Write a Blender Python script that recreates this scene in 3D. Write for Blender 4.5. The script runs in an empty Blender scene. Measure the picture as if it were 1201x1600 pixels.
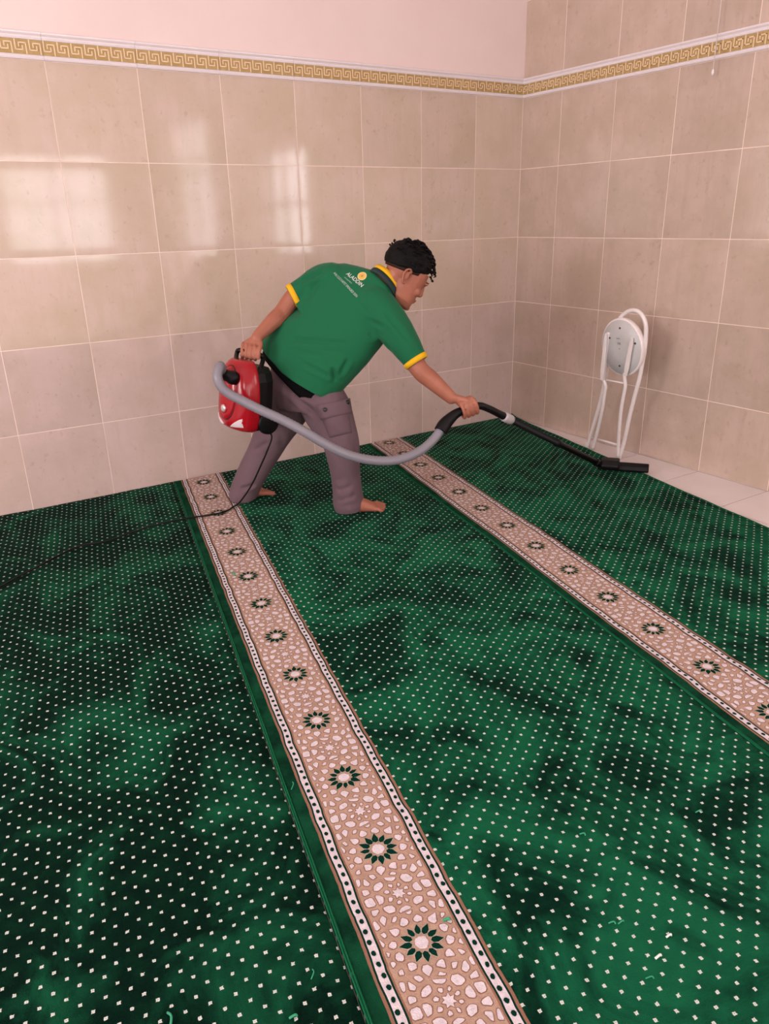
import bpy, bmesh, math, random
from mathutils import Vector, Matrix, noise
from mathutils.bvhtree import BVHTree
C = bpy.context.scene.collection
R = random.Random(7)

# ------------------------------------------------------------------ camera
CAM = Vector((-3.515, -3.898, 1.318)); F = 1174.37
AX = Vector((0.842, -0.539, -0.022)).normalized()
AY = Vector((-0.213, -0.295, -0.931)); AY = (AY - AX * AY.dot(AX)).normalized()
AZ = AX.cross(AY)
cam = bpy.data.cameras.new('camera'); co = bpy.data.objects.new('camera', cam); C.objects.link(co)
cam.sensor_fit = 'HORIZONTAL'; cam.sensor_width = 36; cam.lens = F * 36 / 1201
co.matrix_world = Matrix(((AX.x, -AY.x, -AZ.x, CAM.x), (AX.y, -AY.y, -AZ.y, CAM.y), (AX.z, -AY.z, -AZ.z, CAM.z), (0, 0, 0, 1)))
bpy.context.scene.camera = co
vs = bpy.context.scene.view_settings
vs.view_transform = 'Standard'; vs.look = 'None'; vs.gamma = 1; vs.use_curve_mapping = False
vs.exposure = 0.20
# ------------------------------------------------------------------ sky and daylight
w = bpy.data.worlds.new('sky'); bpy.context.scene.world = w; w.use_nodes = True
bg = w.node_tree.nodes['Background']; bg.inputs[0].default_value = (1.0, 0.97, 0.97, 1); bg.inputs[1].default_value = 1.2
RX0, RY0, RZ1 = -7.0, -8.0, 3.7        # left wall, front wall, ceiling
# openings: (axis of wall, position, from, to, sill, head)
WIN = [('y', RY0, -6.4, -4.9, 0.9, 2.15), ('y', RY0, -4.2, -2.7, 0.0, 2.15), ('y', RY0, -2.0, -0.5, 0.9, 2.15),
       ('x', 0.0, -4.2, -2.95, 1.0, 2.0), ('x', 0.0, -7.0, -5.4, 0.9, 2.5),
       ('x', RX0, -3.2, -1.4, 0.9, 2.5), ('x', RX0, -6.4, -4.6, 0.9, 2.5)]
POW = [30, 46, 30, 26, 34, 155, 112]
for k, (ax, p, a, b, z0, z1) in enumerate(WIN):
    L = bpy.data.lights.new('daylight', 'AREA'); L.shape = 'RECTANGLE'
    L.size = abs(b - a); L.size_y = z1 - z0; L.energy = POW[k]; L.color = (1.0, 0.955, 0.95)
    o = bpy.data.objects.new('daylight', L); C.objects.link(o)
    m, z = (a + b) / 2, (z0 + z1) / 2
    if ax == 'y':
        o.location = (m, p - 0.22, z); d = Vector((0, 1, 0))
    else:
        s = 1 if p == 0 else -1
        o.location = (p + 0.22 * s, m, z); d = Vector((-s, 0, 0))
    o.rotation_euler = d.to_track_quat('-Z', 'Z').to_euler()

# ------------------------------------------------------------------ helpers
def tag(o, label=None, cat=None, group=None, kind=None):
    if label: o['label'] = label
    if cat: o['category'] = cat
    if group: o['group'] = group
    if kind: o['kind'] = kind
    return o
def empty(name, loc, parent=None):
    o = bpy.data.objects.new(name, None); o.location = loc; o.empty_display_size = .05; C.objects.link(o)
    if parent: o.parent = parent
    return o
class MB:
    def __init__(s): s.v = []; s.f = []; s.m = []; s.uv = None
    def add(s, vs_, fs, mi=0):
        n = len(s.v); s.v += [tuple(v) for v in vs_]
        for f in fs: s.f.append(tuple(i + n for i in f)); s.m.append(mi)
        return s
    def box(s, lo, hi, mi=0):
        x0, y0, z0 = lo; x1, y1, z1 = hi
        return s.add([(x0,y0,z0),(x1,y0,z0),(x1,y1,z0),(x0,y1,z0),(x0,y0,z1),(x1,y0,z1),(x1,y1,z1),(x0,y1,z1)],
            [(3,2,1,0),(4,5,6,7),(0,1,5,4),(1,2,6,5),(2,3,7,6),(3,0,4,7)], mi)
    def loft(s, rings, mi=0, cap=True, closed=False):
        n = len(rings[0]); b = len(s.v)
        for r in rings: s.v += [tuple(v) for v in r]
        K = len(rings)
        for i in range(K if closed else K - 1):
            i2 = (i + 1) % K
            for j in range(n):
                j2 = (j + 1) % n
                s.f.append((b+i*n+j, b+i*n+j2, b+i2*n+j2, b+i2*n+j)); s.m.append(mi)
        if cap and not closed:
            s.f.append(tuple(b + j for j in reversed(range(n)))); s.m.append(mi)
            s.f.append(tuple(b + (K-1)*n + j for j in range(n))); s.m.append(mi)
        return s
    def tube(s, pts, rad, n=10, mi=0, cap=True, closed=False, flat=1.0):
        pts = [Vector(p) for p in pts]; K = len(pts)
        if not hasattr(rad, '__len__'): rad = [rad] * K
        rings = []; up = None
        for i, p in enumerate(pts):
            if closed: t = (pts[(i+1) % K] - pts[i-1])
            else: t = pts[min(i+1, K-1)] - pts[max(i-1, 0)]
            t = t.normalized() if t.length > 1e-9 else Vector((0, 0, 1))
            if up is None: up = Vector((0, 0, 1)) if abs(t.z) < .9 else Vector((1, 0, 0))
            a = (up - t * up.dot(t)).normalized(); b = t.cross(a); up = a
            rings.append([p + (a * math.cos(q) * flat + b * math.sin(q)) * rad[i] for q in (2*math.pi*j/n for j in range(n))])
        return s.loft(rings, mi, cap, closed)
    def ball(s, c, r, n=12, mi=0, axes=None):
        c = Vector(c); r = (r, r, r) if not hasattr(r, '__len__') else r
        A = axes or (Vector((1,0,0)), Vector((0,1,0)), Vector((0,0,1)))
        rings = []
        for i in range(1, n):
            t = math.pi * i / n
            rings.append([c + A[0]*(r[0]*math.sin(t)*math.cos(q)) + A[1]*(r[1]*math.sin(t)*math.sin(q)) - A[2]*(r[2]*math.cos(t)) for q in (2*math.pi*j/(2*n) for j in range(2*n))])
        return s.loft(rings, mi)
    def build(s, name, mats, parent=None, smooth=True, tf=None):
        me = bpy.data.meshes.new(name); me.from_pydata(s.v, [], s.f)
        if not isinstance(mats, (list, tuple)): mats = [mats]
        for m in mats: me.materials.append(m)
        me.polygons.foreach_set('material_index', s.m)
        if s.uv:
            L = me.uv_layers.new(name='UVMap')
            for l in me.loops: L.data[l.index].uv = s.uv[l.vertex_index]
        me.update()
        if smooth: me.polygons.foreach_set('use_smooth', [True] * len(me.polygons))
        o = bpy.data.objects.new(name, me); C.objects.link(o)
        if tf is not None: o.matrix_local = tf
        if parent: o.parent = parent
        return o
def bevel(o, wd, seg=2):
    m = o.modifiers.new('bevel', 'BEVEL'); m.width = wd; m.segments = seg; m.limit_method = 'ANGLE'; m.angle_limit = .6
    return o
def spline(P, n=8, closed=False):
    P = [Vector(p) for p in P]; out = []; K = len(P)
    for i in range(K if closed else K - 1):
        if closed: a, b, c, d = P[i-1], P[i], P[(i+1) % K], P[(i+2) % K]
        else: a, b, c, d = P[max(i-1,0)], P[i], P[i+1], P[min(i+2,K-1)]
        for k in range(n):
            t = k / n
            out.append(.5*((2*b)+(c-a)*t+(2*a-5*b+4*c-d)*t*t+(3*b-a-3*c+d)*t**3))
    if not closed: out.append(P[-1])
    return out
def lerps(vals, n=8):
    return [v.x for v in spline([(v, 0, 0) for v in vals], n)]
# surveyed points: image column, row and horizontal distance from the camera position -> room coordinates
HR = Vector((AX.x, AX.y, 0)).normalized(); HD = Vector((-HR.y, HR.x, 0))
def ray(u, v): return AX * ((u - 600.5) / F) + AY * ((v - 800) / F) + AZ
def at(u, v, d):
    D = ray(u, v); return CAM + D * (d / D.dot(HD))
def onz(u, v, z=0.0):
    D = ray(u, v); return CAM + D * ((z - CAM.z) / D.z)
def onplane(u, v, p, n):
    D = ray(u, v); return CAM + D * ((p - CAM).dot(n) / D.dot(n))
def rdz(r, d, z): return HR * r + HD * d + Vector((0, 0, z))
def remeshed(mb, voxel, it=6, fac=.5):
    o = mb.build('tmp', [], None, False)
    m = o.modifiers.new('r', 'REMESH'); m.mode = 'VOXEL'; m.voxel_size = voxel
    s = o.modifiers.new('s', 'SMOOTH'); s.iterations = it; s.factor = fac
    dg = bpy.context.evaluated_depsgraph_get(); dg.update()
    me = bpy.data.meshes.new_from_object(o.evaluated_get(dg))
    old = o.data; bpy.data.objects.remove(o); bpy.data.meshes.remove(old)
    me.polygons.foreach_set('use_smooth', [True] * len(me.polygons)); me.materials.clear()
    return me
def link(me, name, mat, parent):
    me.name = name; me.materials.append(mat); o = bpy.data.objects.new(name, me); C.objects.link(o); o.parent = parent; return o
# ------------------------------------------------------------------ materials
def mat(name, col, rough=.5, spec=.5, metal=0, coat=0, sheen=0, var=None, vscale=8, vcon=(.35, .65), bump=0, bscale=200, coord='Object', stretch=(1, 1, 1), emis=None, rand=0):
    m = bpy.data.materials.new(name); m.use_nodes = True; t = m.node_tree; N = t.nodes; L = t.links; b = N['Principled BSDF']
    b.inputs['Base Color'].default_value = (*col, 1); b.inputs['Roughness'].default_value = rough; b.inputs['Specular IOR Level'].default_value = spec
    b.inputs['Metallic'].default_value = metal; b.inputs['Coat Weight'].default_value = coat; b.inputs['Coat Roughness'].default_value = .08; b.inputs['Sheen Weight'].default_value = sheen
    b.inputs['Sheen Roughness'].default_value = .4
    tc = N.new('ShaderNodeTexCoord'); mp = N.new('ShaderNodeMapping'); L.new(tc.outputs[coord], mp.inputs[0]); mp.inputs['Scale'].default_value = stretch
    m['b'] = 1
    if rand:
        oi = N.new('ShaderNodeObjectInfo'); cm = N.new('ShaderNodeCombineXYZ')
        for i, k in enumerate((13.1, 7.7, 5.3)):
            mu = N.new('ShaderNodeMath'); mu.operation = 'MULTIPLY'; mu.inputs[1].default_value = k * rand; L.new(oi.outputs['Random'], mu.inputs[0]); L.new(mu.outputs[0], cm.inputs[i])
        L.new(cm.outputs[0], mp.inputs['Location'])
    if var:
        n = N.new('ShaderNodeTexNoise'); n.inputs['Scale'].default_value = vscale; n.inputs['Detail'].default_value = 6; n.inputs['Roughness'].default_value = .6
        L.new(mp.outputs[0], n.inputs['Vector'])
        r = N.new('ShaderNodeMapRange'); r.inputs[1].default_value = vcon[0]; r.inputs[2].default_value = vcon[1]; L.new(n.outputs[0], r.inputs[0])
        x = N.new('ShaderNodeMix'); x.data_type = 'RGBA'; x.inputs[6].default_value = (*col, 1); x.inputs[7].default_value = (*var, 1)
        L.new(r.outputs[0], x.inputs[0]); L.new(x.outputs[2], b.inputs['Base Color'])
    if bump:
        n2 = N.new('ShaderNodeTexNoise'); n2.inputs['Scale'].default_value = bscale; n2.inputs['Detail'].default_value = 3; L.new(tc.outputs[coord], n2.inputs['Vector'])
        bm = N.new('ShaderNodeBump'); bm.inputs['Strength'].default_value = bump; bm.inputs['Distance'].default_value = .002; L.new(n2.outputs[0], bm.inputs['Height']); L.new(bm.outputs[0], b.inputs['Normal'])
    return m
def wall_tile_mat(name, ca, cb, cc):
    # glazed beige tile: cloudy pattern, faint upright streaks, a few tea-coloured flecks
    m = mat(name, ca, rough=.085, spec=.5, rand=3)
    t = m.node_tree; N = t.nodes; L = t.links; b = N['Principled BSDF']
    mp = [n for n in N if n.type == 'MAPPING'][0]
    def nz(scale, det, sc):
        q = N.new('ShaderNodeMapping'); q.inputs['Scale'].default_value = sc; L.new(mp.outputs[0], q.inputs[0])
        n = N.new('ShaderNodeTexNoise'); n.inputs['Scale'].default_value = scale; n.inputs['Detail'].default_value = det; n.inputs['Roughness'].default_value = .62; L.new(q.outputs[0], n.inputs['Vector']); return n
    n1 = nz(4, 5, (1, 1, 1)); n2 = nz(14, 4, (1.6, 1.6, .22)); n3 = nz(34, 3, (1, 1, .8))
    def mr(n, a, b_): r = N.new('ShaderNodeMapRange'); r.inputs[1].default_value = a; r.inputs[2].default_value = b_; L.new(n.outputs[0], r.inputs[0]); return r
    def mix(f, a, b_, k=1.0):
        x = N.new('ShaderNodeMix'); x.data_type = 'RGBA'
        mu = N.new('ShaderNodeMath'); mu.operation = 'MULTIPLY'; mu.inputs[1].default_value = k; L.new(f.outputs[0], mu.inputs[0]); L.new(mu.outputs[0], x.inputs[0])
        for i, c in ((6, a), (7, b_)):
            if isinstance(c, tuple): x.inputs[i].default_value = (*c, 1)
            else: L.new(c.outputs[2], x.inputs[i])
        return x
    x = mix(mr(n1, .38, .62), ca, cb); x = mix(mr(n2, .5, .72), x, cb, .7); x = mix(mr(n3, .6, .76), x, cc, .6)
    oi = N.new('ShaderNodeObjectInfo'); h = N.new('ShaderNodeHueSaturation'); r = N.new('ShaderNodeMapRange'); r.inputs[3].default_value = .95; r.inputs[4].default_value = 1.05
    L.new(oi.outputs['Random'], r.inputs[0]); L.new(r.outputs[0], h.inputs['Value']); L.new(x.outputs[2], h.inputs['Color']); L.new(h.outputs[0], b.inputs['Base Color'])
    return m
M = {}
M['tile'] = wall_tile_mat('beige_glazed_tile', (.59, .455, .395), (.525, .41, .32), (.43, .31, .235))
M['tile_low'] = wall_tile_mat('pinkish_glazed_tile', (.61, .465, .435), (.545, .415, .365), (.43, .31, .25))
M['tile_side_shaded'] = wall_tile_mat('shaded_glazed_tile', (.54, .405, .345), (.47, .355, .285), (.40, .285, .215))  # same beige tile, right wall's dimmer light painted into darker colours
M['grout'] = mat('grout', (.90, .74, .67), rough=.8, var=(.74, .58, .50), vscale=5)
M['floor_grout'] = mat('floor_grout', (.16, .125, .115), rough=.8)
M['plaster'] = mat('plaster', (.79, .64, .62), rough=.75, var=(.76, .605, .58), vscale=2.5, bump=.15, bscale=60)
M['ceiling'] = mat('ceiling_paint', (.82, .76, .74), rough=.8)
M['floor_tile'] = mat('floor_tile_glaze', (.82, .745, .75), rough=.2, var=(.78, .70, .70), vscale=3, rand=2)
M['border_white'] = mat('border_glaze', (.76, .68, .70), rough=.22)
M['border_cream'] = mat('border_cream', (.82, .62, .46), rough=.25)
M['gold'] = mat('border_gold', (.46, .315, .125), rough=.3, metal=.1, var=(.37, .245, .08), vscale=40)
M['frame'] = mat('window_frame_paint', (.6, .55, .5), rough=.4)
M['skin'] = mat('skin', (.37, .135, .085), rough=.5, spec=.35, var=(.31, .105, .065), vscale=9, bump=.08, bscale=120)
M['hair'] = mat('black_hair', (.003, .0025, .0025), rough=.7, spec=.15, bump=.8, bscale=160)
M['stubble'] = mat('short_side_hair', (.030, .015, .011), rough=.8, spec=.1)
M['shirt'] = mat('green_knit', (.0075, .110, .046), rough=.85, spec=.2, sheen=.12, bump=.25, bscale=420)
M['yellow'] = mat('yellow_knit', (.72, .40, .012), rough=.8, spec=.2, bump=.2, bscale=300)
M['navy'] = mat('dark_knit', (.008, .022, .022), rough=.8)
M['black_cloth'] = mat('black_cloth', (.003, .0025, .003), rough=.9, spec=.1)
M['trousers'] = mat('mauve_grey_twill', (.150, .095, .112), rough=.9, spec=.15, sheen=.05, var=(.13, .08, .095), vscale=5, bump=.2, bscale=350)
M['button'] = mat('dark_button', (.012, .008, .01), rough=.4)
M['print'] = mat('white_print', (.72, .72, .70), rough=.7)
M['print_dim'] = mat('grey_print', (.42, .50, .44), rough=.7)
M['print_gold'] = mat('gold_print', (.62, .38, .08), rough=.6)
M['red'] = mat('red_gloss_plastic', (.33, .003, .011), rough=.22, spec=.35, coat=.12)
M['black_plastic'] = mat('black_plastic', (.004, .003, .004), rough=.42, spec=.2)
M['groove'] = mat('dark_groove', (.05, .002, .003), rough=.5)
M['silver'] = mat('silver_plastic', (.62, .58, .58), rough=.25, metal=.6)
M['pale_vent'] = mat('pale_vent_plastic', (.62, .52, .54), rough=.3)
M['hose'] = mat('grey_hose', (.20, .185, .215), rough=.36)
M['collar_grey'] = mat('grey_collar', (.42, .37, .39), rough=.4)
M['white_metal'] = mat('white_enamel', (.78, .70, .69), rough=.28, coat=.3)
M['seat_under'] = mat('seat_underside', (.55, .52, .52), rough=.45, var=(.50, .48, .48), vscale=12)
M['screw'] = mat('screw', (.06, .05, .05), rough=.5)
M['stamp'] = mat('stamped_ink', (.30, .29, .30), rough=.6)
M['string'] = mat('string', (.75, .66, .64), rough=.7)
M['green_lint'] = mat('green_yarn', (.03, .28, .14), rough=.9)
M['white_lint'] = mat('white_yarn', (.72, .70, .66), rough=.9)
M['binding'] = mat('green_binding', (.006, .10, .042), rough=.9, spec=.08, bump=.5, bscale=300)
M['p_tan'] = mat('stripe_tan', (.455, .295, .22), rough=.95, spec=.1, bump=.6, bscale=350, var=(.36, .23, .175), vscale=60)
M['p_brown'] = mat('stripe_brown', (.25, .125, .085), rough=.95, spec=.1, bump=.6, bscale=350)
M['p_white'] = mat('stripe_white', (.68, .59, .63), rough=.95, spec=.1, bump=.6, bscale=350, var=(.56, .48, .515), vscale=80)
M['p_green'] = mat('stripe_green', (.0015, .026, .016), rough=.95, spec=.05, bump=.6, bscale=350)
M['p_beige'] = mat('stripe_beige', (.46, .36, .29), rough=.95, spec=.1, bump=.6, bscale=350)

def carpet_mat(name, u0, v0, bright, dark, cover):
    m = bpy.data.materials.new(name); m.use_nodes = True; t = m.node_tree; N = t.nodes; L = t.links; b = N['Principled BSDF']
    b.inputs['Roughness'].default_value = .9; b.inputs['Specular IOR Level'].default_value = .04
    b.inputs['Sheen Weight'].default_value = .015; b.inputs['Sheen Roughness'].default_value = .45; b.inputs['Sheen Tint'].default_value = (.25, .8, .5, 1)
    uv = N.new('ShaderNodeUVMap'); uv.uv_map = 'UVMap'
    def math_(op, a, b_=None):
        n = N.new('ShaderNodeMath'); n.operation = op
        for i, x in enumerate((a, b_)):
            if x is None: continue
            if hasattr(x, 'node'): L.new(x, n.inputs[i])
            else: n.inputs[i].default_value = x
        return n.outputs[0]
    wob = N.new('ShaderNodeTexNoise'); wob.inputs['Scale'].default_value = 260; wob.inputs['Detail'].default_value = 1; L.new(uv.outputs[0], wob.inputs['Vector'])
    wob2 = N.new('ShaderNodeTexNoise'); wob2.inputs['Scale'].default_value = 9; L.new(uv.outputs[0], wob2.inputs['Vector'])
    def off(n, k): s = N.new('ShaderNodeVectorMath'); s.operation = 'SUBTRACT'; s.inputs[1].default_value = (.5, .5, .5); L.new(n.outputs['Color'], s.inputs[0]); q = N.new('ShaderNodeVectorMath'); q.operation = 'SCALE'; q.inputs['Scale'].default_value = k; L.new(s.outputs[0], q.inputs[0]); return q.outputs[0]
    a1 = N.new('ShaderNodeVectorMath'); a1.operation = 'ADD'; L.new(uv.outputs[0], a1.inputs[0]); L.new(off(wob, .0035), a1.inputs[1])
    a2 = N.new('ShaderNodeVectorMath'); a2.operation = 'ADD'; L.new(a1.outputs[0], a2.inputs[0]); L.new(off(wob2, .008), a2.inputs[1])
    sp = N.new('ShaderNodeSeparateXYZ'); L.new(a2.outputs[0], sp.inputs[0])
    def cell(x, o, per): return math_('MULTIPLY', math_('ABSOLUTE', math_('SUBTRACT', math_('FRACT', math_('DIVIDE', math_('SUBTRACT', x, o - per/2 + 100*per*0 - 40*per), per)), .5)), per)
    PU, PV = .0446, .0424
    def dots(du, dv): return math_('MAXIMUM', cell(sp.outputs[0], u0 + du, PU), cell(sp.outputs[1], v0 + dv, PV))
    d = math_('MINIMUM', dots(0, 0), dots(PU/2, PV/2))
    core = N.new('ShaderNodeMapRange'); core.inputs[1].default_value = .0036; core.inputs[2].default_value = .0029; L.new(d, core.inputs[0])
    hole = N.new('ShaderNodeMapRange'); hole.inputs[1].default_value = .0004; hole.inputs[2].default_value = .0012; hole.inputs[3].default_value = .45; L.new(d, hole.inputs[0])
    # brushed pile: patches where the nap lies one way or the other
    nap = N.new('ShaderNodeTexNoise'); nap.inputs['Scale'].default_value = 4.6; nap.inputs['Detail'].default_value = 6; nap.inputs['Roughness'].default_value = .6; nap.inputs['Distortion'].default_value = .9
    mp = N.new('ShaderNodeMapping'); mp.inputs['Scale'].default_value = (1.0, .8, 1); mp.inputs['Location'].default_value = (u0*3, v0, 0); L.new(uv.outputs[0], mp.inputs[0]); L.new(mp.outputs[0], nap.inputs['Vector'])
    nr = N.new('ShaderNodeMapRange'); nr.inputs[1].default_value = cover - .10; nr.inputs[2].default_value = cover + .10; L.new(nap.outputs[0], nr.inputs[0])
    fine = N.new('ShaderNodeTexNoise'); fine.inputs['Scale'].default_value = 420; fine.inputs['Detail'].default_value = 2; L.new(uv.outputs[0], fine.inputs['Vector'])
    strk = N.new('ShaderNodeTexNoise'); strk.inputs['Scale'].default_value = 22; strk.inputs['Detail'].default_value = 3; L.new(uv.outputs[0], strk.inputs['Vector'])
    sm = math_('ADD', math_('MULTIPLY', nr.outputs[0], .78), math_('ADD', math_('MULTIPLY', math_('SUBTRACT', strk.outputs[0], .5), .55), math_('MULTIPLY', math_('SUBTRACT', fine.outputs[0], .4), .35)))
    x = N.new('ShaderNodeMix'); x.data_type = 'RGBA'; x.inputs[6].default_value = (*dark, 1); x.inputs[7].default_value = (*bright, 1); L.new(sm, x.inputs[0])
    y = N.new('ShaderNodeMix'); y.data_type = 'RGBA'; y.inputs[7].default_value = (.60, .61, .57, 1); L.new(x.outputs[2], y.inputs[6]); L.new(math_('MULTIPLY', core.outputs[0], hole.outputs[0]), y.inputs[0])
    L.new(y.outputs[2], b.inputs['Base Color'])
    bp = N.new('ShaderNodeBump'); bp.inputs['Strength'].default_value = .5; bp.inputs['Distance'].default_value = .004; L.new(fine.outputs[0], bp.inputs['Height'])
    bp2 = N.new('ShaderNodeBump'); bp2.inputs['Strength'].default_value = .35; bp2.inputs['Distance'].default_value = .03; L.new(nap.outputs[0], bp2.inputs['Height']); L.new(bp.outputs[0], bp2.inputs['Normal']); L.new(bp2.outputs[0], b.inputs['Normal'])
    return m

# ------------------------------------------------------------------ room shell
TH = .2
def slab_with_holes(name, axis, pos, out, a0, a1, z0, z1, holes, m, kind='structure'):
    cuts = sorted({a0, a1, *[h[0] for h in holes], *[h[1] for h in holes]}); zc = sorted({z0, z1, *[h[2] for h in holes], *[h[3] for h in holes]})
    mb = MB()
    for i in range(len(cuts)-1):
        for j in range(len(zc)-1):
            ca, cz = (cuts[i]+cuts[i+1])/2, (zc[j]+zc[j+1])/2
            if any(h[0] < ca < h[1] and h[2] < cz < h[3] for h in holes): continue
            p0, p1 = sorted((pos, pos + out*TH))
            if axis == 'y': mb.box((cuts[i], p0, zc[j]), (cuts[i+1], p1, zc[j+1]))
            else: mb.box((p0, cuts[i], zc[j]), (p1, cuts[i+1], zc[j+1]))
    return tag(mb.build(name, m, None, False), kind=kind)
hol = lambda ax, p: [(a, b, z0, z1) for (x, q, a, b, z0, z1) in WIN if x == ax and q == p]
BT0, BT1 = 1.980, 2.085           # patterned border course
# wall faces lie 8 mm behind the tile faces
wall_back = MB().box((RX0, .0009, 0), (.2, .2, BT1)).box((RX0, -.001, BT1), (.2, .2, RZ1), 1).build('wall_back', [M['grout'], M['plaster']], None, False); tag(wall_back, kind='structure')
wall_right = slab_with_holes('wall_right', 'x', .0009, 1, RY0, .008, 0, RZ1, hol('x', 0.0), M['grout'])
wall_left = slab_with_holes('wall_left', 'x', RX0, -1, RY0, .2, 0, RZ1, hol('x', RX0), M['plaster'])
wall_front = slab_with_holes('wall_front', 'y', RY0, -1, RX0 - .2, .2, 0, RZ1, hol('y', RY0), M['plaster'])
ceiling = tag(MB().box((RX0 - .2, RY0 - .2, RZ1), (.2, .2, RZ1 + .15)).build('ceiling', M['ceiling'], None, False), kind='structure')
floor = tag(MB().box((RX0 - .2, RY0 - .2, -.15), (.2, .2, -.006)).build('floor', M['floor_grout'], None, False), kind='structure')
for k, (ax, p, a, b, z0, z1) in enumerate(WIN):
    mb = MB(); f = .05; s = .1
    def bar(a0, a1, b0, b1):
        if ax == 'y': mb.box((a0, p - s, b0), (a1, p - s + .05, b1))
        else:
            q = p + (s if p == 0 else -s); mb.box((q - .025, a0, b0), (q + .025, a1, b1))
    bar(a, a+f, z0, z1); bar(b-f, b, z0, z1); bar(a, b, z1-f, z1); bar(a, b, z0, z0+f); bar((a+b)/2-.025, (a+b)/2+.025, z0, z1); bar(a, b, z1-.55, z1-.5)
    tag(mb.build('window_%d' % (k+1), M['frame'], None, False), kind='structure')

# ------------------------------------------------------------------ tiles
G = .0018
tile_cache = {}
def tile_mesh(wd, h, mkey, dp=.0085):
    key = (round(wd, 4), round(h, 4), mkey)
    if key in tile_cache: return tile_cache[key]
    # face pillowed by half a millimetre near its rim, like pressed glazed tile
    n = 5; xs = [0, .012, .045, wd/2, wd-.045, wd-.012, wd]; zs = [0, .012, .045, h/2, h-.045, h-.012, h]
    if wd < .12: xs = [0, .008, wd/2, wd-.008, wd]
    if h < .12: zs = [0, .008, h/2, h-.008, h]
    def pr(i, N, ed): return ed[min(i, N-1-i)] if min(i, N-1-i) < len(ed) else 0
    ed = [.0004, .0002, .0001]
    mb = MB(); V = []; nx, nz = len(xs), len(zs)
    for j in range(nz):
        for i in range(nx): V.append((xs[i], max(pr(i, nx, ed), pr(j, nz, ed)), zs[j]))
    Fc = [(j*nx+i, j*nx+i+1, (j+1)*nx+i+1, (j+1)*nx+i) for j in range(nz-1) for i in range(nx-1)]
    rim = [i for i in range(nx)] + [j*nx+nx-1 for j in range(1, nz)] + [(nz-1)*nx+i for i in range(nx-2, -1, -1)] + [j*nx for j in range(nz-2, 0, -1)]
    b = len(V); K = len(rim); V += [V[i] for i in rim]; V += [(V[i][0], dp, V[i][2]) for i in rim]
    Fc += [(b+(i+1) % K, b+i, b+K+i, b+K+(i+1) % K) for i in range(K)]
    mb.add(V, Fc); o = mb.build('t', M[mkey]); me = o.data; bpy.data.objects.remove(o); tile_cache[key] = me; return me
def put_tile(name, me, mtx, parent):
    o = bpy.data.objects.new(name, me); o.matrix_local = mtx; C.objects.link(o); o.parent = parent; return o
ROT_B = Matrix.Identity(4)                                   # mesh x -> room x, face looks to -y
ROT_R = Matrix.Rotation(-math.pi/2, 4, 'Z')                  # mesh x -> -y, face looks to -x
rows = [0, .388, .788, 1.188, 1.588, BT0]
bx = [0, .364] + [.364 + .395*k for k in range(1, 12)]
ry = [0, .328] + [.328 + .3984*k for k in range(1, 7)]
def tilt(wd, h): c = Vector((wd/2, 0, h/2)); return Matrix.Translation(c) @ Matrix.Rotation(R.uniform(-.0009, .0009), 4, 'Z') @ Matrix.Rotation(R.uniform(-.0009, .0009), 4, 'X') @ Matrix.Translation(-c)
for i in range(len(bx)-1):
    for j in range(5):
        me = tile_mesh(bx[i+1]-bx[i]-2*G, rows[j+1]-rows[j]-2*G, 'tile_low' if j < 2 else 'tile')
        put_tile('wall_tile', me, Matrix.Translation((-bx[i+1]+G, 0, rows[j]+G)) @ ROT_B @ tilt(bx[i+1]-bx[i], rows[j+1]-rows[j]), wall_back)
rows_r = rows + [BT1, BT1 + .40, BT1 + .80, BT1 + 1.20]
for i in range(len(ry)-1):
    for j in range(len(rows_r)-1):
        if j == 5: continue
        me = tile_mesh(ry[i+1]-ry[i]-2*G, rows_r[j+1]-rows_r[j]-2*G, 'tile_side_shaded')
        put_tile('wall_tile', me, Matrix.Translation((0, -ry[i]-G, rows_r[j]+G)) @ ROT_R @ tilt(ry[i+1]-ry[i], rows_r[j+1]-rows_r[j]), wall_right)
# patterned border: one glazed piece per tile width, white mouldings and a gold key meander
def border_profile(mb, L):
    pts = [(-.002, BT0), (.010, BT0+.001), (.013, BT0+.006), (.010, BT0+.011), (.008, BT0+.0125), (.0105, BT0+.017), (.007, BT0+.0195), (.007, BT0+.0735),
           (.0105, BT0+.076), (.012, BT0+.081), (.009, BT0+.085), (.0095, BT0+.088), (.017, BT0+.096), (.018, BT0+.102), (.014, BT0+.105), (-.002, BT0+.105)]
    mb.loft([[(x, -d, z) for d, z in pts] for x in (0.0004, L-.0004)])
def meander(L, n):
    mb = MB(); z0, z1 = BT0+.0195, BT0+.0735; H = z1 - z0; p = L / n
    mb.box((.0006, -.0088, z0), (L-.0006, -.006, z1))
    cu = p / 4; rz = H / 6.4; hw = .0021
    for k in range(n):
        x0 = k * p + cu * .35
        X = lambda c: x0 + c * cu
        Z = lambda r: z1 - r * rz
        def seg(c0, r0, c1, r1):
            a, b = sorted((X(c0), X(c1))); c, d = sorted((Z(r0), Z(r1)))
            mb.box((max(a-hw, .0008), -.0102, max(c-hw, z0)), (min(b+hw, L-.0008), -.0086, min(d+hw, z1)), 1)
        seg(0, 0, 0, 4.6); seg(0, 4.6, 2, 4.6); seg(2, 2.9, 2, 4.6)
        seg(1, 1.5, 1, 3.2); seg(1, 1.5, 3, 1.5); seg(3, 1.5, 3, 6.4)
    return mb
tb = tag(empty('trim_1', (0, 0, 0)), kind='structure'); tr = tag(empty('trim_2', (0, 0, 0)), kind='structure')
bcache = {}
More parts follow.
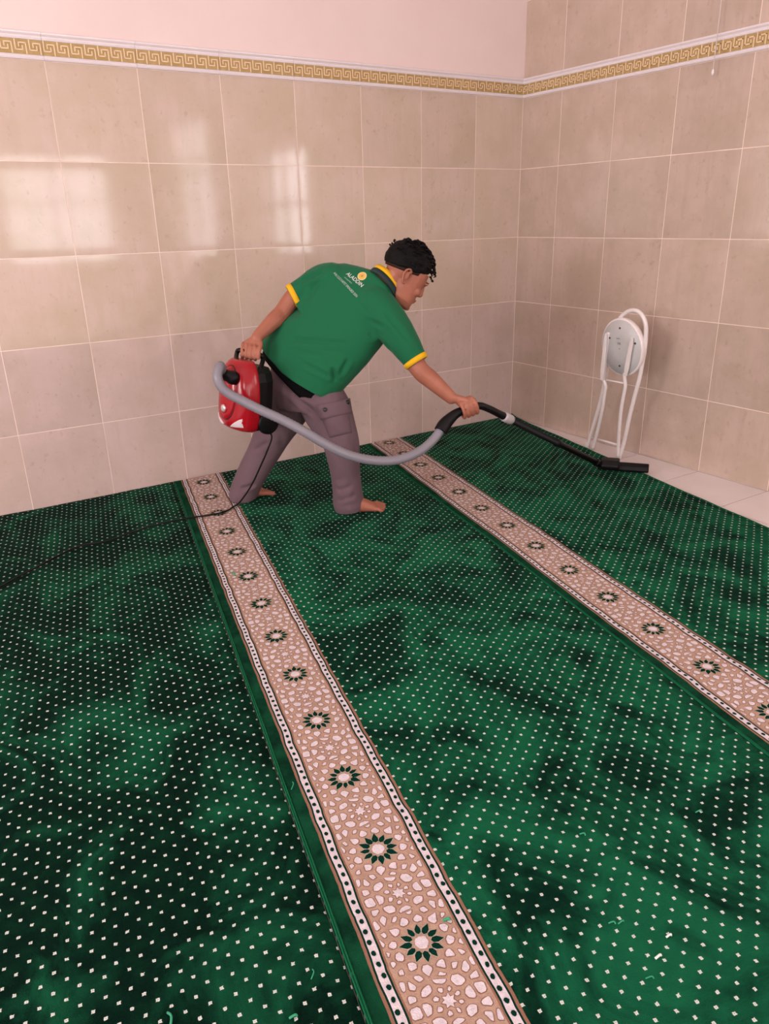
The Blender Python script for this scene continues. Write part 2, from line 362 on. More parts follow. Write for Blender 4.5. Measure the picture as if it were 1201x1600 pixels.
def border_piece(wd, mtx, parent):
    k = round(wd, 3)
    if k not in bcache:
        mb = MB(); border_profile(mb, wd); o = mb.build('t', M['border_white'], None, False); a = o.data; bpy.data.objects.remove(o)
        o = meander(wd, max(1, round(wd/.0564))).build('t', [M['gold'], M['border_cream']], None, False); b = o.data; bpy.data.objects.remove(o)
        bcache[k] = (a, b)
    a, b = bcache[k]
    o = put_tile('border_tile', a, mtx, parent); q = bpy.data.objects.new('key_meander', b); C.objects.link(q); q.parent = o
for i in range(len(bx)-1): border_piece(bx[i+1]-bx[i], Matrix.Translation((-bx[i+1], 0, 0)), tb)
for i in range(len(ry)-1): border_piece(ry[i+1]-ry[i], Matrix.Translation((0, -ry[i], 0)) @ ROT_R, tr)
# floor tiles left bare beside the right wall
fcache = {}
fx = [0, .398, .796, 1.194, 1.592]; fy = [0, .328] + [.328 + .3984*k for k in range(1, 20)]
for i in range(4):
    for j in range(len(fy)-1):
        wd, h = fx[i+1]-fx[i]-.0046, fy[j+1]-fy[j]-.0046
        me = tile_mesh(wd, h, 'floor_tile', .0065)
        put_tile('floor_tile', me, Matrix.Translation((-fx[i]-.0023-wd, -fy[j+1]+.0023, 0)) @ Matrix(((1,0,0,0),(0,0,1,0),(0,-1,0,0),(0,0,0,1))), floor)
big = MB().box((RX0, RY0, -.006), (-1.594, 0, -.0005)).build('floor_field', M['floor_tile'], floor, False)

# ------------------------------------------------------------------ carpets
TA = math.atan(.213); CU = Vector((math.cos(TA), -math.sin(TA), 0)); CV = Vector((-math.sin(TA), -math.cos(TA), 0))
TOP = .012; VMAX = 6.3
def rise(u, v):
    x, y = CU.x*u + CV.x*v, CU.y*u + CV.y*v
    z = .0035 * noise.noise(Vector((x*2.1, y*2.1, 3))) + .0025 * noise.noise(Vector((x*6, y*6, 9)))
    d = math.hypot(x, y)                                     # the corner of the last carpet kicks up against the walls
    return TOP + z * min(1, v*6 + .3) + (.016 * max(0, 1 - d/.10)**1.5)
def v_wall(u): return -u * math.tan(TA) + .012
def cpt(u, v, dz=0): p = CU*u + CV*v; return Vector((p.x, p.y, rise(u, v) + dz))
def ribbon(us, dv, lo=None, thick=True, ripple=None, dz=0):
    # sheet between the given u lines, from the back wall out into the room
    mb = MB(); mb.uv = []; nu = len(us); nv = int(VMAX/dv) + 1
    for j in range(nv):
        for u in us:
            uu = u + (ripple(u, v_wall(u) + j*dv) if ripple else 0)
            v = v_wall(uu) + (VMAX - v_wall(uu)) * j/(nv-1)
            mb.v.append(tuple(cpt(uu, v, dz))); mb.uv.append((uu, v))
    Fc = [(j*nu+i, (j+1)*nu+i, (j+1)*nu+i+1, j*nu+i+1) for j in range(nv-1) for i in range(nu-1)]
    mb.f += Fc; mb.m += [0]*len(Fc)
    if thick:
        rim = [i for i in range(nu)] + [j*nu+nu-1 for j in range(1, nv)] + [(nv-1)*nu+i for i in range(nu-2, -1, -1)] + [j*nu for j in range(nv-2, 0, -1)]
        b = len(mb.v); K = len(rim)
        for i in rim: x, y, z = mb.v[i]; mb.v.append((x, y, .0004)); mb.uv.append(mb.uv[i])
        for i in range(K): mb.f.append((rim[i], rim[(i+1) % K], b+(i+1) % K, b+i)); mb.m.append(0)
    return mb
def frange(a, b, n): return [a + (b-a)*i/n for i in range(n+1)]
# woven motif cells of the stripe: one repeat between two rosettes, cells of a star-and-polygon network
PER = .2485; HF = .0765
def stripe_cells():
    rr = random.Random(5); seeds = []
    for k in range(12): a = 2*math.pi*(k+.5)/12; seeds.append((.056*math.cos(a), .056*math.sin(a), .62))
    for k in range(12): a = 2*math.pi*k/12; seeds.append((.073*math.cos(a), .073*math.sin(a), .40))
    for k in range(12): a = 2*math.pi*k/12; seeds.append((.033*math.cos(a), .033*math.sin(a), 0))
    seeds.append((0, 0, 0)); seeds.append((0, PER/2, .9))
    for k in range(8): a = 2*math.pi*(k+.5)/8; seeds.append((.0235*math.cos(a), PER/2 + .0235*math.sin(a), .42))
    for k in range(8): a = 2*math.pi*k/8; seeds.append((.041*math.cos(a), PER/2 + .041*math.sin(a), .68))
    for sx in (-1, 1):
        for (x, t, q) in ((.066, PER/2, .72), (.066, PER/2-.03, .55), (.066, PER/2+.03, .55), (.072, PER/2-.052, .6), (.072, PER/2+.052, .6), (.0735, 0, .5), (.0735, .026, .5), (.0735, -.026, .5), (.055, PER/2-.045, .55), (.055, PER/2+.045, .55)): seeds.append((sx*x, t, q))
    S = [(x, t % PER, q) for x, t, q in seeds if abs(x) < HF]
    out = []; keep = []
    for x, t, q in S:
        if all((x-a)**2 + (min(abs(t-b), PER-abs(t-b)))**2 > .0075**2 for a, b, c in keep): keep.append((x, t, q))
    S = [(x + (0 if q in (0, .9) else rr.uniform(-.003, .003)), t + (0 if q in (0, .9) else rr.uniform(-.003, .003)), q) for x, t, q in keep]
    al = [(x, t + k*PER) for x, t, q in S for k in (-1, 0, 1)]
    for x, t, q in S:
        if q == 0: continue
        if q == .9:
            out.append([(x + r*math.cos(a), t + r*math.sin(a)) for i in range(14) for r, a in [((.0145 if i % 2 else .0085), math.pi*i/7)]]); continue
        poly = [(-HF, t-.08), (HF, t-.08), (HF, t+.08), (-HF, t+.08)]
        for a, b in al:
            dx, dt = a-x, b-t; L2 = dx*dx + dt*dt
            if L2 < 1e-9 or L2 > .02: continue
            def sd(p): return (p[0]-x)*dx + (p[1]-t)*dt - L2/2
            new = []
            for i in range(len(poly)):
                p, r = poly[i-1], poly[i]; sp, sr = sd(p), sd(r)
                if (sp > 0) != (sr > 0): k = sp/(sp-sr); new.append((p[0]+(r[0]-p[0])*k, p[1]+(r[1]-p[1])*k))
                if sr <= 0: new.append(r)
            poly = new
            if not poly: break
        if len(poly) < 3: continue
        cx = sum(p[0] for p in poly)/len(poly); ct = sum(p[1] for p in poly)/len(poly)
        k = q + rr.uniform(-.06, .06)
        poly = [(cx + (p[0]-cx)*k*rr.uniform(.92, 1.08), ct + (p[1]-ct)*k*rr.uniform(.92, 1.08)) for p in poly]
        # round the corners once
        rp = []
        for i in range(len(poly)):
            p, r = poly[i], poly[(i+1) % len(poly)]
            rp += [(p[0]*.82+r[0]*.18, p[1]*.82+r[1]*.18), (p[0]*.18+r[0]*.82, p[1]*.18+r[1]*.82)]
        out.append(rp)
    return out
CELLS = stripe_cells()
def ripple(u, v): return .0011*math.sin(v*40 + 3*noise.noise(Vector((0, v*6, u)))) + .0016*noise.noise(Vector((u*3, v*14, 1))) + .0009*noise.noise(Vector((u*30, v*90, 1)))
def stripe(c, vph, parent):
    # c: centre line; vph: where the first rosette sits
    H = .113
    us = [c-H+x for x in (0, .0065, .0105, .0275, .0315, .0355)]
    us2 = [c+H-x for x in (.0355, .0315, .0275, .0105, .0065, 0)]
    alls = us + frange(us[-1], us2[0], 6)[1:-1] + us2
    mb = ribbon(alls, .012, thick=False, ripple=ripple, dz=.0006); nu = len(alls)
    cols = [1, 3, 2, 3, 4] + [0]*6 + [4, 3, 2, 3, 1]
    mb.m = [cols[k % (nu-1)] for k in range(len(mb.f))]
    rr = random.Random(int(abs(c)*100))
    def poly(P, mi, dz, k0):
        b = len(mb.v); ok = all(v_wall(c+x) + .002 < k0 + t < VMAX for x, t in P)
        if not ok: return
        for x, t in P:
            uu = c + x + ripple(c + x, k0 + t); mb.v.append(tuple(cpt(uu, k0+t, dz))); mb.uv.append((uu, k0+t))
        mb.f.append(tuple(range(b, b+len(P)))); mb.m.append(mi)
    K = int((VMAX - vph)/PER) + 2
    far = 3.9
    for k in range(-3, K):
        v0 = vph + k*PER
        if v0 > far + .2 : continue
        for P in CELLS:
            cx = sum(p[0] for p in P)/len(P); ct = sum(p[1] for p in P)/len(P)
            jit = [(rr.uniform(-.0007, .0007), rr.uniform(-.0007, .0007)) for p in P]
            PO = []
            for p in P:
                d = math.hypot(p[0]-cx, p[1]-ct) + 1e-6; q = 1 + .0019/d; PO.append((cx+(p[0]-cx)*q, ct+(p[1]-ct)*q))
            poly(PO, 4, .0010, v0); poly([(p[0]+j[0], p[1]+j[1]) for p, j in zip(P, jit)], 2, .0014, v0)
        # rosette: pale eye, twelve dark petals each in a beige outline
        poly([(r*math.cos(a), r*math.sin(a)) for i in range(20) for r, a in [(.0138 + rr.uniform(-.0012, .0012), 2*math.pi*i/20)]], 2, .0014, v0)
        for i in range(12):
            a = 2*math.pi*i/12 + .12; ca, sa = math.cos(a), math.sin(a); wj = rr.uniform(.85, 1.15)
            def pt(r, s_): return (r*ca - s_*sa, r*sa + s_*ca)
            for sc, mi, dz in ((1.32, 5, .0011), (1.0, 3, .0016)):
                e = .0022 if mi == 5 else 0
                poly([pt(.0185-e, 0), pt(.0225, .0054*sc*wj), pt(.031, .0064*sc*wj), pt(.0435*wj**.5+e, .001), pt(.031, -.0064*sc*wj), pt(.0225, -.0054*sc*wj)], mi, dz, v0)
        for i in range(10):
            for sx in (-1, 1):
                r0 = .0050
                poly([(sx*(H-.019) + r0*math.cos(2*math.pi*j/7)*rr.uniform(.8, 1.15), (i+.5)*PER/10 + r0*1.25*math.sin(2*math.pi*j/7)) for j in range(7)], 3, .0014, v0)
    o = mb.build('patterned_border', [M['p_tan'], M['p_brown'], M['p_white'], M['p_green'], M['p_brown'], M['p_beige']], parent, True)
    return o
def binding(u, parent, name='edge_binding'):
    mb = MB()
    for du, r in ((-.0024, .0022), (.0024, .0022)):
        vs_ = frange(v_wall(u)+.004, VMAX-.01, 200)
        mb.tube([cpt(u+du, v, .001) for v in vs_], [r]*len(vs_), 6)
    return mb.build(name, M['binding'], parent)
BR, DK = (.007, .108, .048), (.0008, .015, .0085)
def carpet(u_a, u_b, vph, phase, label, cover, bright=BR, dark=DK):
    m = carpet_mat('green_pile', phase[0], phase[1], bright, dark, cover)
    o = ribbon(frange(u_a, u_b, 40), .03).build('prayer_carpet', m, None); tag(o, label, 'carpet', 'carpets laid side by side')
    stripe(u_a + .1505, vph, o); binding(u_a + .004, o)
    return o
# plain dark selvedge beside each stripe is the undotted strip of the same carpet
VPH = 1.101/.978*1.0
def ph(px, py, c):
    p = onz(px, py, .012); return p.dot(CV)
vB = ph(496, 1126, 0) % PER; vC = ph(950, 933, 0) % PER
cb = carpet(-2.365, -1.1815, vB, (-1.9636, 3.7556), 'middle green dotted carpet that the man stands on, its patterned stripe under the power cord', .50)
cc = carpet(-1.1785, .004, vC, (-.8783, 2.9453), 'right green dotted carpet running into the wall corner, under the vacuum floor head', .50)
ca = carpet(-3.552, -2.3685, vB, (-2.6142, 3.4207), 'left green dotted carpet, shaded darker in its colours, with a loose power cord across its far end', .565, dark=(.0006, .010, .0058), bright=(.0055, .080, .036))  # darker pile colours: nap lying away from the camera plus painted-in shading
# bind also the outer edge of the right carpet
binding(-.002, cc)
for o, u in ((cb, -2.365), (cc, -1.1785), (ca, -3.552)):
    mb = ribbon([u + .010, u + .0375], .03, thick=False, dz=.0007); mb.build('plain_selvedge', M['selv'] if 'selv' in M else M.setdefault('selv', mat('selvedge_pile', (.005, .06, .027), rough=.95, spec=.05, var=(.0015, .02, .010), vscale=14, bump=.5, bscale=400)), o)

# ------------------------------------------------------------------ the man
man = tag(empty('person', onz(455, 795)), 'man in green polo shirt and mauve trousers bending forward to vacuum the carpets', 'person')
def V3(r, d, z): return HR*r + HD*d + Vector((0, 0, z))      # direction: picture-right, away, up
PEL, NECK = at(470, 590, 3.50), at(596, 441, 3.50)
SP = (NECK - PEL).normalized()
SD = V3(.80, -.47, -.36); SD = (SD - SP*SD.dot(SP)).normalized()      # towards his right side
BK = SD.cross(SP)                                                    # out of his back, towards the camera
if BK.dot(HD) > 0: BK = -BK
def ell(c, s, n, a, bf, bb, K=28, e=2.3):
    out = []
    for i in range(K):
        q = 2*math.pi*i/K; cs, sn = math.cos(q), math.sin(q)
        x = math.copysign(abs(cs)**(2/e), cs)*a; y = math.copysign(abs(sn)**(2/e), sn); y *= bb if y > 0 else bf
        out.append(c + s*x + n*y)
    return out
def limb(mb, P, Rd, n=16, sub=6, flat=1.0):
    pts = spline(P, sub); rad = lerps(Rd, sub); mb.tube(pts, rad, n, flat=flat)
    mb.ball(pts[0], rad[0]*.98, 8); mb.ball(pts[-1], rad[-1]*.98, 8)
# joints
L_SH, L_EL, L_WR = at(497, 440, 3.56), at(441, 488, 3.52), at(401, 527, 3.40)
R_SH, R_EL, R_WR = at(604, 495, 3.40), at(655, 577, 3.31), at(705, 622, 3.29)
LC0 = at(462, 460, 3.54)
R_HIP, R_KN, R_AN, R_HEEL = at(505, 612, 3.42), at(534, 697, 3.335), at(541, 778, 3.375), at(533, 794, 3.36)
L_HIP, L_KN, L_AN = at(450, 612, 3.54), at(414, 706, 3.55), at(379, 762, 3.565)
SKULL = at(634, 430, 3.47)
HF_ = V3(.79, .17, -.585).normalized(); HU = V3(.56, .06, .82); HU = (HU - HF_*HU.dot(HF_)).normalized(); HX = HF_.cross(HU)   # face, crown, his right ear
if HX.dot(HD) > 0: pass
def hp(x, y, z): return SKULL + (HX*x + HF_*y + HU*z)*1.06

body = MB()
# trunk, hidden under the clothes
body.loft([ell(PEL + (NECK-PEL)*t, SD, BK, a, b, b) for t, a, b in ((-.05, .11, .06), (.15, .13, .07), (.4, .13, .07), (.65, .14, .085), (.82, .14, .08), (.93, .10, .06), (1.0, .055, .05))])
limb(body, [at(592, 446, 3.5), at(608, 441, 3.49), hp(0, -.034, -.022)], [.060, .056, .054])
# head: cranium, face, jaw
HA = (HX, HF_, HU)
body.ball(hp(0, -.014, .030), (.076, .096, .082), 14, axes=HA)
body.loft([ell(hp(0, y, z), HX, HF_, a, bb, bf, 20, 2.4) for z, y, a, bb, bf in ((-.118, .060, .022, .030, .020), (-.108, .050, .040, .050, .040), (-.085, .040, .055, .062, .050), (-.055, .030, .063, .070, .060), (-.020, .024, .068, .080, .066), (.015, .016, .072, .085, .074), (.050, .006, .072, .085, .080))])
body.ball(hp(0, .086, .018), (.050, .012, .012), 8, axes=HA)               # brow
body.loft([ell(hp(0, y, z), HX, HF_, a, .02, b, 10, 2) for z, y, a, b in ((.012, .086, .007, .008), (-.010, .090, .010, .013), (-.030, .091, .014, .020), (-.040, .088, .016, .017), (-.046, .084, .009, .006))])   # nose
for sx in (-1, 1):
    body.ball(hp(sx*.012, .088, -.036), (.008, .010, .007), 6, axes=HA)
    body.ball(hp(sx*.036, .062, -.030), (.026, .026, .022), 8, axes=HA)    # cheek
body.ball(hp(0, .089, -.062), (.022, .011, .0055), 8, axes=HA); body.ball(hp(0, .086, -.073), (.019, .011, .006), 8, axes=HA)   # lips
body.ball(hp(0, .078, -.104), (.020, .016, .014), 8, axes=HA)              # chin
for sx in (-1, 1):                                                        # ears: rim, lobe and bowl
    E = [hp(sx*(.074+k[0]), k[1] - .014, k[2]) for k in ((.000, .010, -.030), (.006, .000, -.034), (.010, -.008, -.022), (.014, -.018, .000), (.013, -.014, .020), (.007, .000, .026), (.001, .012, .016))]
    body.tube(spline(E, 4), .0052, 8); body.ball(hp(sx*.076, -.016, -.004), (.006, .014, .024), 8, axes=HA)
# arms
limb(body, [L_SH, LC0, L_EL, L_EL.lerp(L_WR, .35), L_WR], [.045, .040, .039, .037, .026])
limb(body, [R_SH, R_SH.lerp(R_EL, .5), R_EL, R_EL.lerp(R_WR, .35), R_WR], [.052, .047, .041, .040, .028])
# legs
limb(body, [R_HIP.lerp(R_KN, .15), R_HIP.lerp(R_KN, .5), R_KN, R_KN.lerp(R_AN, .35), R_AN], [.075, .072, .052, .054, .036])
limb(body, [L_HIP.lerp(L_KN, .15), L_HIP.lerp(L_KN, .5), L_KN, L_KN.lerp(L_AN, .35), L_AN], [.075, .072, .052, .054, .036])
# feet: heel, arch, ball, five toes
def foot(heel, toe, side, scale=1.0, lift=0):
    fw = (toe - heel); fw.z = 0; Lh = fw.length; fw.normalize(); sd = Vector((0, 0, 1)).cross(fw) * side    # towards the little toe
    g = max(rise(q_.dot(CU), q_.dot(CV)) for q_ in (heel, toe, heel.lerp(toe, .5))) + .0015
    def p(f, s_, z): return Vector((heel.x, heel.y, g)) + fw*(f*Lh) + sd*(s_*scale) + Vector((0, 0, z + lift*max(0, .75-f)))
    rings = []
    for f, wd, h in ((-.02, .018, .045), (.06, .030, .065), (.22, .033, .078), (.42, .034, .074), (.60, .040, .056), (.74, .045, .040), (.82, .043, .029)):
        c = p(f, .002, h/2); rings.append([c + sd*(wd*math.cos(q)) + Vector((0, 0, h/2*math.sin(q))) for q in (2*math.pi*k/16 for k in range(16))])
    body.loft(rings)
    for k, (s_, f1, r) in enumerate(((-.036, 1.0, .0120), (-.0125, 1.01, .0086), (.0065, .985, .0080), (.0245, .95, .0076), (.042, .90, .0076))):
        body.tube(spline([p(.74, s_*.85, .020), p(.84, s_, .021), p(f1-.05, s_*1.06, .0135), p(f1+.02, s_*1.08, .0105)], 4), lerps([r*1.1, r*1.05, r, r*.75], 4), 10)
        body.ball(p(f1+.02, s_*1.08, .0105), r*.78, 6)
    return p
pR = foot(at(537, 797, 3.345), onz(600, 800), -1)
pL = foot(at(364, 785, 3.545), onz(412, 775) + HR*.035, 1)
limb(body, [R_AN, pR(.12, 0, .05)], [.036, .032]); limb(body, [L_AN, pL(.12, 0, .05)], [.036, .032])
# hands
def finger(P, r0, r1): body.tube(spline(P, 4), lerps([r0] + [r0*.95]*(len(P)-2) + [r1], 4), 9); body.ball(P[-1], r1, 6)
HL = at(389, 550, 3.375)                                                   # the carrying handle inside his left fist
HLa = V3(.97, -.15, -.18).normalized()                                     # along the handle
kn = HL + V3(.004, .004, .030)
body.loft([ell(L_WR.lerp(kn, t), HLa, HD, a, b, b, 16, 2.6) for t, a, b in ((0, .026, .021), (.35, .031, .020), (.7, .038, .018), (1.0, .040, .014))])
for k in range(4):
    o = HLa * (-.030 + .0195*k); r = (.0075, .0085, .0088, .0082)[k]
    finger([kn + o*.9 + V3(0, .002, .004), kn + o + V3(0, -.022, -.004), HL + o + V3(0, -.028, -.012), HL + o + V3(0, -.012, -.027), HL + o + V3(0, .008, -.022)], r, r*.8)
finger([L_WR.lerp(kn, .35) + HLa*.026, L_WR.lerp(kn, .7) + HLa*.044 + HD*-.008, HL + HLa*.050 + V3(0, -.024, .016), HL + HLa*.047 + V3(.0, -.028, -.014)], .0105, .008)
HRp = at(729, 639, 3.27); HRa = (at(757, 632, 3.29) - at(697, 656, 3.25)).normalized()        # tube grip inside his right fist
UPp = (Vector((0, 0, 1)) - HRa*HRa.z).normalized(); TOC = HRa.cross(UPp)
if TOC.dot(HD) > 0: TOC = -TOC                                             # from the tube towards the camera
kr = HRp + UPp*.037 + HRa*.012 + TOC*.004
body.loft([ell(R_WR.lerp(kr, t), TOC, UPp, a, b, b, 16, 2.6) for t, a, b in ((0, .026, .023), (.4, .030, .021), (.8, .036, .019), (1.0, .034, .016))])
body.loft([ell(HRp + HRa*x + UPp*.037 + TOC*.004, TOC, UPp, .030, .013, .014, 14) for x in (-.034, -.01, .015, .038)])
for k in range(4):
    o = HRa * (-.024 + .0205*k); r = (.0082, .0092, .0096, .0092)[k]
    finger([HRp + o + UPp*.036 + TOC*.016, HRp + o + UPp*.020 + TOC*.033, HRp + o - UPp*.010 + TOC*.031, HRp + o - UPp*.031 + TOC*.012, HRp + o - UPp*.028 - TOC*.012], r, r*.8)
finger([R_WR.lerp(kr, .4) - TOC*.022, HRp + HRa*.012 - TOC*.036 + UPp*.024, HRp + HRa*.034 - TOC*.034 + UPp*.002, HRp + HRa*.046 - TOC*.026 - UPp*.016], .0115, .0085)
bo = link(remeshed(body, .0032, 4, .5), 'body', M['skin'], man)
bo.parent = None; bo.data.transform(Matrix.Translation(-man.location)); bo.parent = man
def attach(o, parent=None):
    # meshes are modelled in room coordinates; bring them under the man's own origin
    o.data.transform(Matrix.Translation(-man.location)); o.parent = parent or man; return o
# eyes and brows
for sx in (-1, 1):
    e = MB().ball(hp(sx*.031, .070, -.002), (.012, .010, .007), 8, axes=HA).build('eye', mat('eye_white', (.5, .45, .42), rough=.3)); attach(e)
    q = MB().ball(hp(sx*.032, .0785, -.003), (.0055, .003, .005), 6, axes=HA).build('iris', mat('iris', (.02, .012, .01), rough=.2)); attach(q, e)
    b_ = MB(); b_.tube([hp(sx*x, y, z) for x, y, z in ((.014, .0955, .020), (.030, .092, .025), (.046, .078, .022))], [.002, .0028, .0015], 6); attach(b_.build('eyebrow', M['hair']))
# hair: cropped sides, long wavy top
def hair_shell(fn, a0, name, m, jag):
    mb = MB(); nu, nv = 56, 26; rows_ = []
    for j in range(nv+1):
        ring = []
        for i in range(nu):
            ph_ = 2*math.pi*i/nu; low = fn(ph_)                  # lowest elevation of the hairline in this direction
            el = math.pi/2 + (low - math.pi/2)*j/nv
            dx, dy, dz = math.cos(el)*math.sin(ph_), math.cos(el)*math.cos(ph_), math.sin(el)
            k = noise.noise(Vector((dx*5, dy*5, dz*5)))*.35 + noise.noise(Vector((dx*13, dy*13, dz*13)))*.25
            th = a0*(1 - (j/nv)**3*.75) + jag*k*(1 - (j/nv)**4)
            ring.append(hp(dx*(.0765+th), -.014 + dy*(.0965+th), .030 + dz*(.083+th*1.25)))
        rows_.append(ring)
    mb.loft(rows_, 0, True); return attach(mb.build(name, m))
def top_line(p):    # p = 0 at the brow, pi at the nape
    c = math.cos(p); s_ = abs(math.sin(p))
    return .42*max(0, c)**1.5 - .04*s_ - .38*max(0, -c)**1.2 + .09*noise.noise(Vector((p*4, 2, 0)))
def side_line(p):
    c = math.cos(p)
    return .40*max(0, c)**1.2 - .22 - .30*max(0, -c) if c < .45 else .35
hs = hair_shell(side_line, .0015, 'cropped_sides', M['stubble'], .001)
ht = hair_shell(top_line, .016, 'hair', M['hair'], .022)
rc = random.Random(3)
for k in range(110):                                                        # loose curls over crown and forehead
    p = rc.uniform(-1.3, 1.3) if k < 24 else rc.uniform(-math.pi, math.pi); el = rc.uniform(.35, 1.35) if k < 24 else rc.uniform(.12, 1.5); ln = 1 if k < 24 else rc.uniform(.35, .8); am = rc.uniform(.5, 1.1)
    b_ = Vector((math.cos(el)*math.sin(p), math.cos(el)*math.cos(p), math.sin(el)))
    P = []
    for j in range(6):
        t = j/5*ln; rr_ = (1.12 if k < 24 else 1.15) + .10*math.sin(j/5*math.pi)*am + .02*t
        e2 = Vector((b_.x + .30*t*math.sin(k), b_.y + .34*t, b_.z - .12*t*t)).normalized()
        P.append(hp(e2.x*.080*rr_, -.014 + e2.y*.100*rr_, .030 + e2.z*.090*rr_))
    mbc = MB(); mbc.tube(spline(P, 3), lerps([.004, .0045, .004, .0035, .0025, .0012], 3), 5)
    cu_ = mbc.build('curl', M['hair']); attach(cu_); cu_.parent = ht
# shirt
def pc(u, v, d): return at(u, v, d)
sh = MB()
ST = [(461, 589, 3.495, .232, .122, .138), (474, 569, 3.495, .230, .088, .134), (494, 543, 3.495, .236, .085, .126), (518, 514, 3.495, .238, .105, .118), (543, 485, 3.495, .228, .125, .112),
      (563, 462, 3.497, .212, .11, .10), (578, 449, 3.50, .165, .085, .080), (590, 443, 3.497, .112, .078, .075), (597, 441, 3.49, .086, .074, .074), (601, 440, 3.488, .074, .068, .068)]
sh.loft([ell(pc(u, v, d), SD, BK, a, f_, b_, 36, 2.4) for u, v, d, a, f_, b_ in ST])
LC, RC_ = at(455, 463, 3.535), at(651, 567, 3.315)
limb(sh, [at(522, 440, 3.54), at(500, 441, 3.56), at(478, 451, 3.55), LC], [.085, .076, .060, .049], 18)
sh.v = sh.v
limb(sh, [at(583, 475, 3.44), at(602, 494, 3.40), at(629, 532, 3.345), RC_], [.090, .082, .071, .052], 18)
me = remeshed(sh, .0065, 8, .5)
# cut the sleeves square and crease the cloth
def cut(me, p, n, reach):
    for v in me.vertices:
        d = (v.co - p).dot(n)
        if d > 0 and (v.co - p).length < reach: v.co -= n*d
cut(me, LC, (LC - at(478, 451, 3.55)).normalized(), .12); cut(me, RC_, (RC_ - at(629, 532, 3.345)).normalized(), .13)
cut(me, at(469, 588, 3.495), (V3(-.50, 0, -.86)).normalized(), .40)
def crease(me, folds, amp=.0016, sc=9):
    me.update(); N_ = [Vector(v.normal) for v in me.vertices]
    for v, n in zip(me.vertices, N_):
        h = amp*noise.noise(v.co*sc) + amp*.6*noise.noise(Vector((v.co.x*20, v.co.y*20, v.co.z*34)))
        for a, b, wd, dp in folds:
            ab = b - a; t = max(0, min(1, (v.co - a).dot(ab)/ab.length_squared)); q = a + ab*t
            dist = (v.co - q).length; dq = dp*1.5
            if dist < wd*3: h += -dq*math.exp(-(dist/wd)**2)*(1-abs(2*t-1)**3) + dq*.55*math.exp(-((dist-wd*1.6)/wd)**2)*(1-abs(2*t-1)**3)
        v.co += n*h
def on_mesh(me):
    bv = BVHTree.FromPolygons([v.co for v in me.vertices], [tuple(p.vertices) for p in me.polygons])
    def hit(u, v):
        loc, n, i, d = bv.ray_cast(CAM, ray(u, v).normalized()); return (loc, n) if loc else (None, None)
    return bv, hit
bv, hit = on_mesh(me)
def fold(pts, wd, dp):
    H = [hit(u, v)[0] for u, v in pts]; H = [h for h in H if h]
    return [(H[i], H[i+1], wd, dp) for i in range(len(H)-1)]
crease(me, fold([(455, 531), (545, 538)], .012, .007) + fold([(440, 545), (505, 556)], .010, .004) + fold([(575, 520), (612, 548)], .012, .008) + fold([(566, 498), (600, 512)], .012, .005)
       + fold([(519, 574), (524, 596)], .012, .010) + fold([(470, 566), (520, 590)], .012, .006) + fold([(600, 487), (640, 535)], .012, .005) + fold([(468, 440), (505, 425)], .012, .007) + fold([(545, 560), (528, 590)], .012, .006) + fold([(496, 440), (480, 470)], .014, .004))
shirt = link(me, 'shirt', M['shirt'], None); bv, hit = on_mesh(me)
def band_ring(c, n, a, thick, wd, name, m, parent, s=None):
    mb = MB(); n = n.normalized(); s1 = (V3(0, 0, 1) - n*n.z).normalized() if s is None else (s - n*s.dot(n)).normalized(); s2 = n.cross(s1)
    aa = a if hasattr(a, '__len__') else (a, a); rings = []
    for i in range(32):
        q = 2*math.pi*i/32; dr = s1*math.cos(q)*aa[0] + s2*math.sin(q)*aa[1]; u_ = dr.normalized()
        rings.append([c + dr + n*(wd/2) - u_*.001, c + dr + n*(wd/2) + u_*thick, c + dr - n*(wd/2) + u_*thick, c + dr - n*(wd/2) - u_*.001])
    mb.loft(rings, 0, False, True); o = mb.build(name, m); o.data.transform(Matrix.Translation(-man.location)); o.parent = parent; return o
# measure the sleeve mouths, then wrap them with yellow cuffs
def mouth(c, n, back=.004, reach=.12):
    s1 = (V3(0, 0, 1) - n*n.z).normalized(); s2 = n.cross(s1); P = []
    for i in range(40):
        q = 2*math.pi*i/40; dr = s1*math.cos(q) + s2*math.sin(q)
        loc, nn, k, d = bv.ray_cast(c - n*back + dr*.2, -dr, .2); P.append((c - n*back + dr*(.2 - (d or .15)), dr))
    return P
def cuff(c, n, wd, name):
    def tame(P, c0):
        r_ = sorted((a - c0).length for a, d_ in P); md = r_[len(r_)//3]
        return [(c0 + (a-c0)*min(1, 1.12*md/max(1e-6, (a-c0).length)), d_) for a, d_ in P]
    mb = MB(); A = tame(mouth(c, n, .002), c - n*.002); B = tame(mouth(c, n, wd), c - n*wd)
    rings = []
    for (a, dr), (b, dr2) in zip(A, B):
        rings.append([a + n*.004 - dr*.004, a + n*.004 + dr*.003, b + dr2*.0032, b - dr2*.004])
    mb.loft(rings, 0, False, True); return attach(mb.build(name, M['yellow']), shirt)
attach(shirt)
cuff(LC, (LC - at(478, 451, 3.55)).normalized(), .022, 'sleeve_cuff'); cuff(RC_, (RC_ - at(629, 532, 3.345)).normalized(), .021, 'sleeve_cuff')
# collar: dark stand, yellow edge
NA = V3(.62, .35, .50).normalized(); cc_ = at(603, 442, 3.485)
c1 = band_ring(cc_ - NA*.017, NA, (.082, .076), .006, .024, 'collar', M['navy'], shirt); tag(c1, 'dark collar stand with yellow edge')
c2 = band_ring(cc_ + NA*.006, NA, (.079, .073), .007, .024, 'collar_edge', M['yellow'], shirt)
